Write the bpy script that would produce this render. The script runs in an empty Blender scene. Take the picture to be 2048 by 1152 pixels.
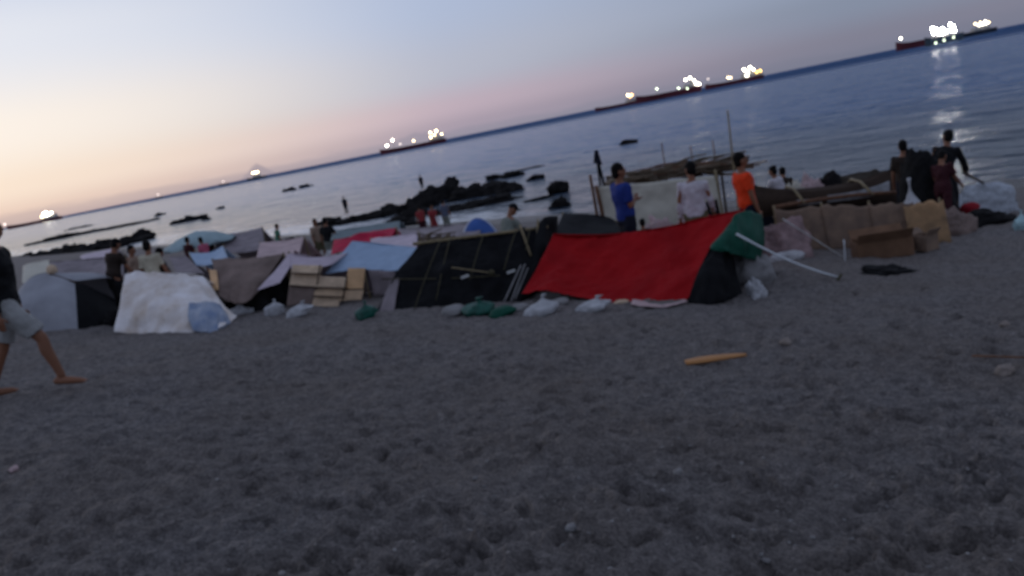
import bpy, math, random
import numpy as np
from mathutils import Vector, Matrix

# ------------------------------------------------------------------ camera, sky, sun, exposure
SC = bpy.context.scene
FPX, ROLL, HZ = 1560.0, math.atan(.2005), 318.0       # focal length in photo pixels, camera roll, horizon offset
PITCH = math.atan(HZ / FPX)
EYE = Vector((0, 0, 5.0))                             # eye height above the sea; beach under the camera is at 3.5 m

cam_data = bpy.data.cameras.new('camera')
cam_data.sensor_width = 36
cam_data.lens = 36 * FPX / 2048
cam_data.clip_start = .1
cam_data.clip_end = 60000
cam_data.dof.use_dof = True
cam_data.dof.focus_distance = .62                     # the phone had focused far too near: everything is soft
cam_data.dof.aperture_fstop = 9.5
cam = bpy.data.objects.new('camera', cam_data)
SC.collection.objects.link(cam)
_f = Vector((0, math.cos(PITCH), -math.sin(PITCH)))
_u0 = Vector((0, math.sin(PITCH), math.cos(PITCH)))
_r0 = Vector((1, 0, 0))
_R = _r0 * math.cos(ROLL) - _u0 * math.sin(ROLL)
_U = _r0 * math.sin(ROLL) + _u0 * math.cos(ROLL)
cam.matrix_world = Matrix(((_R.x, _U.x, -_f.x, EYE.x), (_R.y, _U.y, -_f.y, EYE.y), (_R.z, _U.z, -_f.z, EYE.z), (0, 0, 0, 1)))
SC.camera = cam

def lin(r, g, b):
    return tuple((c / 255 / 12.92 if c / 255 <= .04045 else ((c / 255 + .055) / 1.055) ** 2.4) for c in (r, g, b))

SUN_AZ = math.radians(-50)                            # the afterglow lies to the left of the frame
world = bpy.data.worlds.new('World'); SC.world = world; world.use_nodes = True
nt = world.node_tree; N = nt.nodes; L = nt.links; N.clear()
def wn(t, **k):
    n = N.new(t)
    for a, b in k.items(): setattr(n, a, b)
    return n
def wm(op, a, b=None, c=None, clamp=False):
    n = N.new('ShaderNodeMath'); n.operation = op; n.use_clamp = clamp
    for i, v in enumerate((a, b, c)):
        if v is None: continue
        if isinstance(v, (int, float)): n.inputs[i].default_value = v
        else: L.new(v, n.inputs[i])
    return n.outputs[0]
def wsmooth(x, a, b):
    n = N.new('ShaderNodeMapRange'); n.interpolation_type = 'SMOOTHSTEP'
    n.inputs['From Min'].default_value = a; n.inputs['From Max'].default_value = b
    L.new(x, n.inputs['Value']); return n.outputs['Result']
def wmix(f, a, b):
    n = N.new('ShaderNodeMix'); n.data_type = 'RGBA'
    L.new(f, n.inputs[0])
    for i, v in ((6, a), (7, b)):
        if isinstance(v, tuple): n.inputs[i].default_value = (*v, 1)
        else: L.new(v, n.inputs[i])
    return n.outputs[2]
def wramp(x, stops):
    n = N.new('ShaderNodeValToRGB'); e = n.color_ramp.elements
    n.color_ramp.interpolation = 'EASE'
    while len(e) < len(stops): e.new(.5)
    for s, (p, c) in zip(e, stops): s.position = p; s.color = (*lin(*c), 1)
    L.new(x, n.inputs[0]); return n.outputs[0]
geo = wn('ShaderNodeTexCoord')
sep = wn('ShaderNodeSeparateXYZ'); L.new(geo.outputs['Generated'], sep.inputs[0])
dx, dy, dz = sep.outputs
hl = wm('SQRT', wm('ADD', wm('MULTIPLY', dx, dx), wm('MULTIPLY', dy, dy)))
tdot = wm('DIVIDE', wm('ADD', wm('MULTIPLY', dx, math.sin(SUN_AZ)), wm('MULTIPLY', dy, math.cos(SUN_AZ))), wm('ADD', hl, .0001))
zc = wm('MAXIMUM', dz, 0.0)
zr = wm('POWER', zc, .5)                              # square root spreads the low sky over the ramps
def zs(s): return [(math.sqrt(z), c) for z, c in s]
rampA = wramp(zr, zs([(0, (212, 186, 176)), (.012, (234, 209, 192)), (.04, (247, 229, 210)), (.10, (252, 241, 230)), (.19, (229, 231, 239)), (.28, (195, 207, 231)), (.5, (165, 178, 206)), (1, (128, 138, 161))]))
rampM = wramp(zr, zs([(0, (158, 152, 166)), (.014, (170, 158, 173)), (.038, (191, 174, 188)), (.08, (181, 185, 202)), (.16, (174, 187, 214)), (.3, (163, 176, 203)), (.6, (143, 154, 179)), (1, (128, 138, 161))]))
rampR = wramp(zr, zs([(0, (120, 123, 142)), (.02, (126, 128, 146)), (.06, (128, 140, 162)), (.1, (138, 152, 177)), (.3, (146, 158, 183)), (.6, (138, 149, 174)), (1, (128, 138, 161))]))
fA = wsmooth(tdot, .64, 1.0)
fR = wsmooth(tdot, .78, .22)
sky = wmix(fR, wmix(fA, rampM, rampA), rampR)
away = wm('SUBTRACT', 1.0, wm('MULTIPLY', wsmooth(tdot, .2, -1.0), .04))
# low, far cloud bank along the horizon, with one heap rising out of it
nz = wn('ShaderNodeTexNoise'); nz.inputs['Scale'].default_value = 9.0; nz.inputs['Detail'].default_value = 6.0
mp = wn('ShaderNodeMapping'); mp.inputs['Scale'].default_value = (1, 1, 5)
L.new(geo.outputs['Generated'], mp.inputs[0]); L.new(mp.outputs[0], nz.inputs['Vector'])
top = wm('MULTIPLY_ADD', nz.outputs[0], .030, -.0045)
bank = wsmooth(wm('SUBTRACT', top, dz), -.004, .0045)
az = wm('ARCTAN2', dx, dy)
nz2 = wn('ShaderNodeTexNoise'); nz2.inputs['Scale'].default_value = 70.0; nz2.inputs['Detail'].default_value = 4.0
L.new(geo.outputs['Generated'], nz2.inputs['Vector'])
def heap(a0, w, h, amp):
    d = wm('DIVIDE', wm('ABSOLUTE', wm('SUBTRACT', az, a0)), w)
    prof = wm('MULTIPLY', wm('SUBTRACT', 1.0, wm('MINIMUM', d, 1.0)), h)
    prof = wm('ADD', prof, wm('MULTIPLY_ADD', nz2.outputs[0], amp, -amp * .5))
    return wsmooth(wm('SUBTRACT', prof, dz), -.0015, .0035)
cl = wm('MAXIMUM', heap(-.2758, .024, .0175, .007), wm('MULTIPLY', heap(-.0806, .075, .0165, .005), .7))
cl = wm('MAXIMUM', cl, wm('MULTIPLY', bank, .55))
cl = wm('MULTIPLY', cl, .78)
cloudcol = wmix(fA, lin(138, 138, 154) if False else wmix(fR, lin(142, 141, 157), lin(118, 122, 140)), lin(168, 152, 158))
sky = wmix(cl, sky, cloudcol)
nish = wn('ShaderNodeTexSky'); nish.sky_type = 'NISHITA'; nish.sun_disc = False
nish.sun_elevation = math.radians(-1.5); nish.sun_rotation = SUN_AZ; nish.altitude = 5
bg = wn('ShaderNodeBackground'); bg.inputs['Strength'].default_value = 1.0
mul = wn('ShaderNodeMix', data_type='RGBA', blend_type='MULTIPLY'); mul.inputs[0].default_value = 1
comb = wn('ShaderNodeCombineColor')
for i in range(3): L.new(away, comb.inputs[i])
L.new(sky, mul.inputs[6]); L.new(comb.outputs[0], mul.inputs[7])
addn = wn('ShaderNodeMix', data_type='RGBA', blend_type='ADD'); addn.inputs[0].default_value = .05
L.new(mul.outputs[2], addn.inputs[6]); L.new(nish.outputs[0], addn.inputs[7])
L.new(addn.outputs[2], bg.inputs[0])
wo = wn('ShaderNodeOutputWorld'); L.new(bg.outputs[0], wo.inputs[0])

sun_d = bpy.data.lights.new('sun', 'SUN'); sun_d.energy = .12; sun_d.angle = math.radians(14); sun_d.color = (1, .78, .6)
sun = bpy.data.objects.new('sun', sun_d); SC.collection.objects.link(sun)
_d = -Vector((math.sin(SUN_AZ) * math.cos(.07), math.cos(SUN_AZ) * math.cos(.07), math.sin(.07)))
sun.rotation_euler = _d.to_track_quat('-Z', 'Y').to_euler(); sun.location = (-30, 30, 20)

SC.view_settings.view_transform = 'Standard'; SC.view_settings.look = 'None'
SC.view_settings.exposure = 0; SC.view_settings.gamma = 1; SC.view_settings.use_curve_mapping = False
SC.render.engine = 'CYCLES'; SC.cycles.use_denoising = True
SC.cycles.max_bounces = 6; SC.cycles.sample_clamp_indirect = 6
SC.cycles.caustics_reflective = False; SC.cycles.caustics_refractive = False

# ------------------------------------------------------------------ helpers
COL = SC.collection
ORG = {}
rnd = random.Random(7)

SP = [-400, -40, -10, 0, 1, 3, 4.2, 5.7, 7.7, 9.4, 11, 13, 16.6, 24, 30, 40, 60, 400]
ZP = [5.0, 4.0, 3.7, 3.52, 3.48, 3.17, 2.98, 2.78, 2.5, 2.3, 2.1, 1.87, 1.5, .75, 0, -1.2, -3, -6]
def gz(x, y):                                         # beach height: falls along the shore normal
    return float(np.interp(.74 * x + .67 * y, SP, ZP))
def ray(px, py):
    a, b = px - 1024, py - 576
    u = a * math.cos(ROLL) - b * math.sin(ROLL); v = a * math.sin(ROLL) + b * math.cos(ROLL)
    return (u, FPX * math.cos(PITCH) - v * math.sin(PITCH), -(FPX * math.sin(PITCH) + v * math.cos(PITCH)))
def P(px, py, Y):                                     # the point at distance Y seen at a photo pixel
    r = ray(px, py); return Vector((r[0] / r[1] * Y, Y, 5 + r[2] / r[1] * Y))
def G(px, py, up=0.):                                 # where that sight line meets the beach
    lo, hi = 1.5, 400.
    Y = 1.5
    while Y < 400:
        q = P(px, py, Y)
        if q.z <= gz(q.x, q.y): break
        Y *= 1.004
    q.z = gz(q.x, q.y) + up
    return q
def onbeach(px, py, Y, up=0.):
    q = P(px, py, Y); q.z = gz(q.x, q.y) + up; return q
def sea_at(px, py):                                   # where it meets the sea
    r = ray(px, py); Y = -5 / r[2] * r[1]; q = P(px, py, Y); q.z = 0; return q

def _hash(ix, iy, iz, s):
    h = (ix * 374761393 + iy * 668265263 + iz * 2147483647 + s * 1274126177) & 0xffffffff
    h = ((h ^ (h >> 13)) * 1274126177) & 0xffffffff
    h = h ^ (h >> 16)
    return (h & 0xffff) / 65535.0
def vnoise(Pn, s=0):
    Pn = np.asarray(Pn, float); I = np.floor(Pn).astype(np.int64); f = Pn - I; f = f * f * (3 - 2 * f)
    r = 0
    for a in (0, 1):
        for b in (0, 1):
            for c in (0, 1):
                w = (f[..., 0] if a else 1 - f[..., 0]) * (f[..., 1] if b else 1 - f[..., 1]) * (f[..., 2] if c else 1 - f[..., 2])
                r = r + w * _hash(I[..., 0] + a, I[..., 1] + b, I[..., 2] + c, s)
    return r - .5
def fbm(Pn, s=0, o=4, g=.5):
    r, a, k = 0, 1., 1.
    for i in range(o):
        r = r + a * vnoise(np.asarray(Pn) * k, s + i); a *= g; k *= 2.03
    return r

def tag(o, label, cat=None, group=None, kind=None):
    if label: o['label'] = label
    if cat: o['category'] = cat
    if group: o['group'] = group
    if kind: o['kind'] = kind
    return o
def thing(name, label, cat, loc, group=None):
    o = bpy.data.objects.new(name, None); COL.objects.link(o); o.location = loc; ORG[o.name] = Vector(loc)
    o.empty_display_size = .1
    return tag(o, label, cat, group)
def link(name, me, mat, parent=None, origin=None, smooth=True):
    for m in (mat if isinstance(mat, (list, tuple)) else [mat]): me.materials.append(m)
    if smooth: me.polygons.foreach_set('use_smooth', [True] * len(me.polygons))
    o = bpy.data.objects.new(name, me); COL.objects.link(o)
    if parent is not None:
        og = ORG[parent.name]; o.parent = parent; ORG[o.name] = og
        me.transform(Matrix.Translation(-og))
    elif origin is not None:
        me.transform(Matrix.Translation(-Vector(origin))); o.location = origin; ORG[o.name] = Vector(origin)
    else: ORG[o.name] = Vector((0, 0, 0))
    me.update()
    return o

class MB:
    def __init__(s): s.v = []; s.f = []
    def add(s, V, Fc):
        k = len(s.v); s.v += [tuple(p) for p in V]; s.f += [tuple(i + k for i in f) for f in Fc]; return s
    def box(s, c, size, R=None):
        R = R or Matrix.Identity(3); c = Vector(c); V = []
        for z in (-.5, .5):
            for y in (-.5, .5):
                for x in (-.5, .5): V.append(c + R @ Vector((x * size[0], y * size[1], z * size[2])))
        return s.add(V, [(0, 2, 3, 1), (4, 5, 7, 6), (0, 1, 5, 4), (2, 6, 7, 3), (0, 4, 6, 2), (1, 3, 7, 5)])
    def tube(s, pts, r, n=8):
        pts = [Vector(p) for p in pts]; m = len(pts)
        rs = r if isinstance(r, (list, tuple)) else [r] * m
        V = []; Fc = []; prev = None
        for i, p in enumerate(pts):
            t = (pts[min(i + 1, m - 1)] - pts[max(i - 1, 0)]).normalized()
            a = prev if prev is not None else (Vector((0, 0, 1)) if abs(t.z) < .9 else Vector((1, 0, 0)))
            a = (a - t * a.dot(t)).normalized(); b = t.cross(a); prev = a
            for k in range(n):
                w = 2 * math.pi * k / n; V.append(p + (a * math.cos(w) + b * math.sin(w)) * rs[i])
        for i in range(m - 1):
            for k in range(n):
                Fc.append((i * n + k, i * n + (k + 1) % n, (i + 1) * n + (k + 1) % n, (i + 1) * n + k))
        Fc.append(tuple(range(n - 1, -1, -1))); Fc.append(tuple((m - 1) * n + k for k in range(n)))
        return s.add(V, Fc)
    def ell(s, c, r, R=None, nu=12, nv=8):
        R = R or Matrix.Identity(3); c = Vector(c); V = [c + R @ Vector((0, 0, r[2]))]
        for i in range(1, nv):
            a = math.pi * i / nv
            for k in range(nu):
                w = 2 * math.pi * k / nu
                V.append(c + R @ Vector((r[0] * math.sin(a) * math.cos(w), r[1] * math.sin(a) * math.sin(w), r[2] * math.cos(a))))
        V.append(c + R @ Vector((0, 0, -r[2]))); last = len(V) - 1; Fc = []
        for k in range(nu): Fc.append((0, 1 + k, 1 + (k + 1) % nu))
        for i in range(nv - 2):
            for k in range(nu): Fc.append((1 + i * nu + k, 1 + (i + 1) * nu + k, 1 + (i + 1) * nu + (k + 1) % nu, 1 + i * nu + (k + 1) % nu))
        b = 1 + (nv - 2) * nu
        for k in range(nu): Fc.append((last, b + (k + 1) % nu, b + k))
        return s.add(V, Fc)
    def loft(s, rings):                               # rings: lists of points, closed ends
        n = len(rings[0]); V = [p for r in rings for p in r]; Fc = []
        for i in range(len(rings) - 1):
            for k in range(n): Fc.append((i * n + k, i * n + (k + 1) % n, (i + 1) * n + (k + 1) % n, (i + 1) * n + k))
        Fc.append(tuple(range(n - 1, -1, -1))); Fc.append(tuple((len(rings) - 1) * n + k for k in range(n)))
        return s.add(V, Fc)
    def mesh(s, name):
        me = bpy.data.meshes.new(name); me.from_pydata(s.v, [], s.f); me.update(); return me
    def build(s, name, mat, parent=None, origin=None, smooth=True):
        return link(name, s.mesh(name), mat, parent, origin, smooth)

def catmull(Pc, n):
    Pc = np.asarray(Pc, float); m = len(Pc)
    if m == 2:
        t = np.linspace(0, 1, n)[:, None]; return Pc[0] * (1 - t) + Pc[1] * t
    E = np.concatenate([[2 * Pc[0] - Pc[1]], Pc, [2 * Pc[-1] - Pc[-2]]]); out = []
    for t in np.linspace(0, m - 1, n):
        i = min(int(t), m - 2); f = t - i; a, b, c, d = E[i], E[i + 1], E[i + 2], E[i + 3]
        out.append(.5 * (2 * b + (c - a) * f + (2 * a - 5 * b + 4 * c - d) * f * f + (3 * b - a - 3 * c + d) * f ** 3))
    return np.array(out)
def linear(Pc, n):
    Pc = np.asarray(Pc, float); m = len(Pc); t = np.linspace(0, m - 1, n)
    i = np.minimum(t.astype(int), m - 2); f = (t - i)[:, None]; return Pc[i] * (1 - f) + Pc[i + 1] * f
def cloth_mesh(name, rows, nu=30, nv=22, wr=.012, fold=.0, sag=0., seed=0, thick=.006, smooth_rows=False, fq=3.0):
    """A sheet through rows of control points: smooth along a row, straight (or smooth) from row to row."""
    A = [catmull(r, nu) for r in rows]
    A = np.stack(A, 0)                                # (R, nu, 3)
    Gd = np.stack([(catmull if smooth_rows else linear)(A[:, k], nv) for k in range(nu)], 1)   # (nv, nu, 3)
    du = np.gradient(Gd, axis=1); dv = np.gradient(Gd, axis=0)
    Nn = np.cross(du, dv); Nn /= (np.linalg.norm(Nn, axis=2, keepdims=True) + 1e-9)
    if Nn[..., 1].mean() > 0: Nn = -Nn               # outwards = towards the beach
    u = np.linspace(0, 1, nu)[None, :]; v = np.linspace(0, 1, nv)[:, None]
    d = wr * 2 * fbm(Gd * fq + seed * 13.7, seed, 4)
    if fold:                                          # tension folds running down the sheet
        ph = fbm(np.stack([u * 3 + v * .6, v * 1.3 + u * 0, u * 0 + v * 0 + seed], -1), seed + 5, 3) * 7
        d = d + fold * np.sin(u * 17 + ph + seed) * (.35 + .65 * v)
    d = d + wr * .8 * np.abs(fbm(Gd * np.array([9, 9, 4]) + seed, seed + 9, 2))
    edge = np.minimum(1, 6 * np.minimum(np.minimum(u, 1 - u), .25 + 0 * u)) * .7 + .3
    Gd = Gd + Nn * (d * edge)[..., None]
    Gd[..., 2] -= sag * np.sin(np.pi * u) * np.sin(np.pi * np.clip(v * .9 + .1, 0, 1))
    B = Gd - Nn * thick
    V = np.concatenate([Gd.reshape(-1, 3), B.reshape(-1, 3)]); n = nu * nv; Fc = []
    for j in range(nv - 1):
        for i in range(nu - 1):
            a = j * nu + i; Fc.append((a, a + 1, a + nu + 1, a + nu)); Fc.append((n + a, n + a + nu, n + a + nu + 1, n + a + 1))
    bd = [i for i in range(nu)] + [j * nu + nu - 1 for j in range(1, nv)] + [(nv - 1) * nu + i for i in range(nu - 2, -1, -1)] + [j * nu for j in range(nv - 2, 0, -1)]
    for a, b in zip(bd, bd[1:] + bd[:1]): Fc.append((b, a, n + a, n + b))
    me = bpy.data.meshes.new(name); me.from_pydata(V.tolist(), [], Fc); me.update(); return me
def cloth(name, mat, parent, rows, **k):
    rows = [[tuple(p) for p in r] for r in rows]
    return link(name, cloth_mesh(name, rows, **k), mat, parent)

def fuse(mb, voxel, smooth=2):
    me = mb.mesh('tmp'); o = bpy.data.objects.new('tmp', me); COL.objects.link(o)
    m = o.modifiers.new('r', 'REMESH'); m.mode = 'VOXEL'; m.voxel_size = voxel
    if smooth:
        q = o.modifiers.new('s', 'SMOOTH'); q.factor = .5; q.iterations = smooth
    dg = bpy.context.evaluated_depsgraph_get()
    r = bpy.data.meshes.new_from_object(o.evaluated_get(dg))
    bpy.data.objects.remove(o); bpy.data.meshes.remove(me); r.materials.clear(); return r
def jitter(me, amp, fq, seed=0):
    n = len(me.vertices); co = np.empty(n * 3); me.vertices.foreach_get('co', co); co = co.reshape(-1, 3)
    no = np.empty(n * 3); me.vertices.foreach_get('normal', no); no = no.reshape(-1, 3)
    co = co + no * (amp * 2 * fbm(co * fq + seed * 3.3, seed, 3))[:, None]
    me.vertices.foreach_set('co', co.ravel()); me.update()

# ------------------------------------------------------------------ materials
MATS = {}
def material(name, col, rough=.8, var=.25, scale=6., col2=None, bump=.15, bscale=40., trans=0., spec=.3, metal=0., stretch=None, var2=None):
    if name in MATS: return MATS[name]
    m = bpy.data.materials.new(name); m.use_nodes = True; t = m.node_tree; n = t.nodes; b = n['Principled BSDF']
    b.inputs['Roughness'].default_value = rough; b.inputs['Specular IOR Level'].default_value = spec; b.inputs['Metallic'].default_value = metal
    tc = n.new('ShaderNodeTexCoord'); src = tc.outputs['Object']
    if stretch:
        mpn = n.new('ShaderNodeMapping'); mpn.inputs['Scale'].default_value = stretch; t.links.new(src, mpn.inputs[0]); src = mpn.outputs[0]
    no = n.new('ShaderNodeTexNoise'); no.inputs['Scale'].default_value = scale; no.inputs['Detail'].default_value = 6; no.inputs['Roughness'].default_value = .6
    t.links.new(src, no.inputs['Vector'])
    r = n.new('ShaderNodeValToRGB'); r.color_ramp.elements[0].position = .32; r.color_ramp.elements[1].position = .68
    c2 = col2 or tuple(c * (1 - var) for c in col)
    r.color_ramp.elements[0].color = (*c2, 1); r.color_ramp.elements[1].color = (*tuple(min(1, c * (1 + var * .35)) for c in col), 1)
    t.links.new(no.outputs[0], r.inputs[0]); t.links.new(r.outputs[0], b.inputs['Base Color'])
    if bump:
        nb = n.new('ShaderNodeTexNoise'); nb.inputs['Scale'].default_value = bscale; nb.inputs['Detail'].default_value = 4
        t.links.new(src, nb.inputs['Vector'])
        bp = n.new('ShaderNodeBump'); bp.inputs['Strength'].default_value = bump; bp.inputs['Distance'].default_value = .02
        t.links.new(nb.outputs[0], bp.inputs['Height']); t.links.new(bp.outputs[0], b.inputs['Normal'])
    if trans: b.inputs['Transmission Weight'].default_value = trans
    MATS[name] = m; return m
def fabric(name, col, **k):
    k.setdefault('spec', .15); k.setdefault('rough', .75); k.setdefault('scale', 3.5); k.setdefault('bump', .25); k.setdefault('bscale', 26.); return material(name, col, **k)

def lamp_mat(name, col, s):
    if name in MATS: return MATS[name]
    m = bpy.data.materials.new(name); m.use_nodes = True; n = m.node_tree.nodes; n.clear()
    e = n.new('ShaderNodeEmission'); e.inputs[0].default_value = (*col, 1); e.inputs[1].default_value = s
    o = n.new('ShaderNodeOutputMaterial'); m.node_tree.links.new(e.outputs[0], o.inputs[0]); MATS[name] = m; return m

def sand_material():
    m = bpy.data.materials.new('dark_beach_sand'); m.use_nodes = True; t = m.node_tree; n = t.nodes; l = t.links; b = n['Principled BSDF']
    tc = n.new('ShaderNodeTexCoord'); s = tc.outputs['Object']
    def noise(sc, d=8, r=.6, dist=0):
        q = n.new('ShaderNodeTexNoise'); q.inputs['Scale'].default_value = sc; q.inputs['Detail'].default_value = d; q.inputs['Roughness'].default_value = r; q.inputs['Distortion'].default_value = dist
        l.new(s, q.inputs['Vector']); return q.outputs[0]
    def ramp(x, st):
        q = n.new('ShaderNodeValToRGB'); e = q.color_ramp.elements
        while len(e) < len(st): e.new(.5)
        for a, (p, c) in zip(e, st): a.position = p; a.color = (*c, 1)
        l.new(x, q.inputs[0]); return q.outputs[0]
    def mix(f, a, c, bt='MIX'):
        q = n.new('ShaderNodeMix'); q.data_type = 'RGBA'; q.blend_type = bt
        for i, v in ((0, f), (6, a), (7, c)):
            if isinstance(v, (int, float)): q.inputs[i].default_value = v
            elif isinstance(v, tuple): q.inputs[i].default_value = (*v, 1)
            else: l.new(v, q.inputs[i])
        return q.outputs[2]
    big = noise(.55, 5)
    c = ramp(noise(13.0, 9, .75), [(.3, (.095, .087, .088)), (.5, (.258, .234, .230)), (.72, (.43, .388, .372))])
    c = mix(ramp(big, [(.35, (0, 0, 0)), (.7, (.55, .55, .55))]), c, (.235, .19, .16))
    grain = ramp(noise(60, 4, .7), [(.3, (.5, .5, .5)), (.7, (1.35, 1.35, 1.35))])
    c = mix(1.0, c, grain, 'MULTIPLY')
    vor = n.new('ShaderNodeTexVoronoi'); vor.inputs['Scale'].default_value = 34; l.new(s, vor.inputs['Vector'])
    pick = n.new('ShaderNodeSeparateColor'); l.new(vor.outputs['Color'], pick.inputs[0])
    mm = n.new('ShaderNodeMath'); mm.operation = 'GREATER_THAN'; mm.inputs[1].default_value = .955; l.new(pick.outputs[0], mm.inputs[0])
    m2 = n.new('ShaderNodeMath'); m2.operation = 'LESS_THAN'; m2.inputs[1].default_value = .26; l.new(vor.outputs['Distance'], m2.inputs[0])
    m3 = n.new('ShaderNodeMath'); m3.operation = 'MULTIPLY'; l.new(mm.outputs[0], m3.inputs[0]); l.new(m2.outputs[0], m3.inputs[1])
    c = mix(m3.outputs[0], c, (.38, .35, .33))
    # the strip washed by the sea is wet: darker and glossy, with an uneven upper edge
    at = n.new('ShaderNodeAttribute'); at.attribute_name = 'shore'
    w = n.new('ShaderNodeMapRange'); w.interpolation_type = 'SMOOTHSTEP'; w.inputs['From Min'].default_value = 23.0; w.inputs['From Max'].default_value = 26.5
    l.new(at.outputs['Fac'], w.inputs['Value'])
    c = mix(w.outputs[0], c, (.06, .05, .046))
    l.new(c, b.inputs['Base Color'])
    rr = n.new('ShaderNodeMapRange'); rr.inputs['To Min'].default_value = .95; rr.inputs['To Max'].default_value = .35; l.new(w.outputs[0], rr.inputs['Value']); l.new(rr.outputs[0], b.inputs['Roughness'])
    b.inputs['Specular IOR Level'].default_value = .25
    h = n.new('ShaderNodeMath'); h.operation = 'MULTIPLY_ADD'; h.inputs[1].default_value = .35; l.new(noise(55, 5, .7), h.inputs[0]); l.new(noise(20, 6, .7), h.inputs[2])
    bp = n.new('ShaderNodeBump'); bp.inputs['Strength'].default_value = 1.0; bp.inputs['Distance'].default_value = .07
    l.new(h.outputs[0], bp.inputs['Height']); l.new(bp.outputs[0], b.inputs['Normal'])
    return m

def sea_material():
    m = bpy.data.materials.new('sea_water'); m.use_nodes = True; t = m.node_tree; n = t.nodes; l = t.links; b = n['Principled BSDF']
    b.inputs['IOR'].default_value = 1.33
    tc = n.new('ShaderNodeTexCoord')
    mpn = n.new('ShaderNodeMapping'); mpn.inputs['Rotation'].default_value = (0, 0, -math.atan2(.67, .74)); l.new(tc.outputs['Object'], mpn.inputs[0])
    def noise(sc, stretch, d=4):
        q0 = n.new('ShaderNodeMapping'); q0.inputs['Scale'].default_value = (1, stretch, 1); l.new(mpn.outputs[0], q0.inputs[0])
        q = n.new('ShaderNodeTexNoise'); q.inputs['Scale'].default_value = sc; q.inputs['Detail'].default_value = d; q.inputs['Roughness'].default_value = .55
        l.new(q0.outputs[0], q.inputs['Vector']); return q.outputs[0]
    at = n.new('ShaderNodeAttribute'); at.attribute_name = 'open_sea'        # 0 over the sheltered reef flat, 1 out at sea
    def mth(op, a, c=None, d=None):
        q = n.new('ShaderNodeMath'); q.operation = op
        for i, v in enumerate((a, c, d)):
            if v is None: continue
            if isinstance(v, (int, float)): q.inputs[i].default_value = v
            else: l.new(v, q.inputs[i])
        return q.outputs[0]
    h = mth('ADD', mth('MULTIPLY', noise(.28, .45), 1.6), mth('ADD', mth('MULTIPLY', noise(1.1, .6), .55), mth('MULTIPLY', noise(4.5, .8), .10)))
    amp = mth('MULTIPLY_ADD', at.outputs['Fac'], .76, .24)
    dp = n.new('ShaderNodeAttribute'); dp.attribute_name = 'deep'            # 0 in the shallows, 1 off the reef
    fo = n.new('ShaderNodeAttribute'); fo.attribute_name = 'foam'            # 1 where small waves break on sand and rock
    def mixc(f, a, c):
        q = n.new('ShaderNodeMix'); q.data_type = 'RGBA'; l.new(f, q.inputs[0])
        for i, v in ((6, a), (7, c)):
            if isinstance(v, tuple): q.inputs[i].default_value = (*v, 1)
            else: l.new(v, q.inputs[i])
        return q.outputs[2]
    fr = n.new('ShaderNodeMapRange'); fr.interpolation_type = 'SMOOTHSTEP'; fr.inputs['From Min'].default_value = .50; fr.inputs['From Max'].default_value = .66
    l.new(mth('ADD', mth('MULTIPLY', noise(.9, .35, 6), .55), mth('MULTIPLY', fo.outputs['Fac'], .42)), fr.inputs['Value'])
    col = mixc(dp.outputs['Fac'], (.035, .055, .085), (.001, .072, .235))
    l.new(mixc(fr.outputs[0], col, (.62, .64, .68)), b.inputs['Base Color'])
    bp = n.new('ShaderNodeBump'); bp.inputs['Distance'].default_value = 4.0; l.new(amp, bp.inputs['Strength']); l.new(h, bp.inputs['Height'])
    l.new(bp.outputs[0], b.inputs['Normal'])
    l.new(mth('MULTIPLY_ADD', mth('MAXIMUM', mth('SUBTRACT', at.outputs['Fac'], .30), 0.), .78, .18), b.inputs['Roughness'])
    return m

MAT_SAND = sand_material(); MAT_SEA = sea_material()
M_ROCK = material('black_reef_rock', (.020, .018, .018), rough=.85, var=.5, scale=1.2, bump=.8, bscale=5., spec=.12)
M_STONE = material('grey_stone', (.30, .25, .22), var=.4, scale=9)
M_BAMBOO = material('bamboo', (.26, .20, .11), rough=.55, var=.35, scale=12)
M_DARKWOOD = material('dark_wood', (.07, .045, .032), rough=.8, var=.4, scale=10, stretch=(1, 1, 6))
M_BROWNWOOD = material('brown_wood', (.17, .085, .05), rough=.8, var=.4, scale=10)
M_ROPE = material('rope', (.075, .065, .036), rough=.9)
M_WROPE = material('white_rope', (.72, .72, .70), rough=.8)
M_WPOLE = material('white_pole', (.72, .75, .78), rough=.4, var=.1)
M_CARD = material('cardboard', (.60, .42, .27), rough=.9, var=.22, scale=5, col2=(.42, .30, .20))
M_CARDW = material('weathered_cardboard', (.27, .185, .13), rough=.9, var=.3, scale=4, col2=(.17, .12, .095))
M_CARDE = material('tan_cardboard', (.48, .29, .15), rough=.9, var=.25, scale=4, col2=(.26, .17, .10))
M_CARD2 = material('faded_cardboard', (.66, .49, .34), rough=.9, var=.3, scale=5, col2=(.46, .34, .24))
M_CARD3 = material('orange_cardboard', (.74, .46, .25), rough=.9, var=.2, scale=4)
M_CARD4 = material('brown_carton', (.19, .105, .062), rough=.9, var=.3, scale=4)
M_REDT = fabric('red_tarp', (.35, .007, .010), col2=(.27, .005, .008), rough=.7, spec=.1, scale=1.6)
M_BLACKT = fabric('black_tarp', (.011, .011, .013), col2=(.006, .006, .007), rough=.7, spec=.08)
M_GREENT = fabric('green_tarp', (.008, .078, .050), var=.3, rough=.55)
M_BLUET = fabric('light_blue_tarp', (.35, .46, .62), var=.12, rough=.6)
M_LILAC = fabric('lilac_sheet', (.60, .50, .565), var=.22, scale=2.4)
M_PINK = fabric('dusty_pink_tarp', (.56, .41, .41), var=.28, scale=2.4)
M_WHITES = fabric('white_plastic_sheet', (.84, .80, .80), col2=(.60, .50, .42), rough=.55, scale=2.6)
M_BLUEP = fabric('blue_plastic_sheet', (.17, .23, .36), col2=(.42, .46, .54), rough=.5, scale=5)
M_GREYT = fabric('grey_tent_fabric', (.34, .345, .38), var=.22, scale=2)
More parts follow.
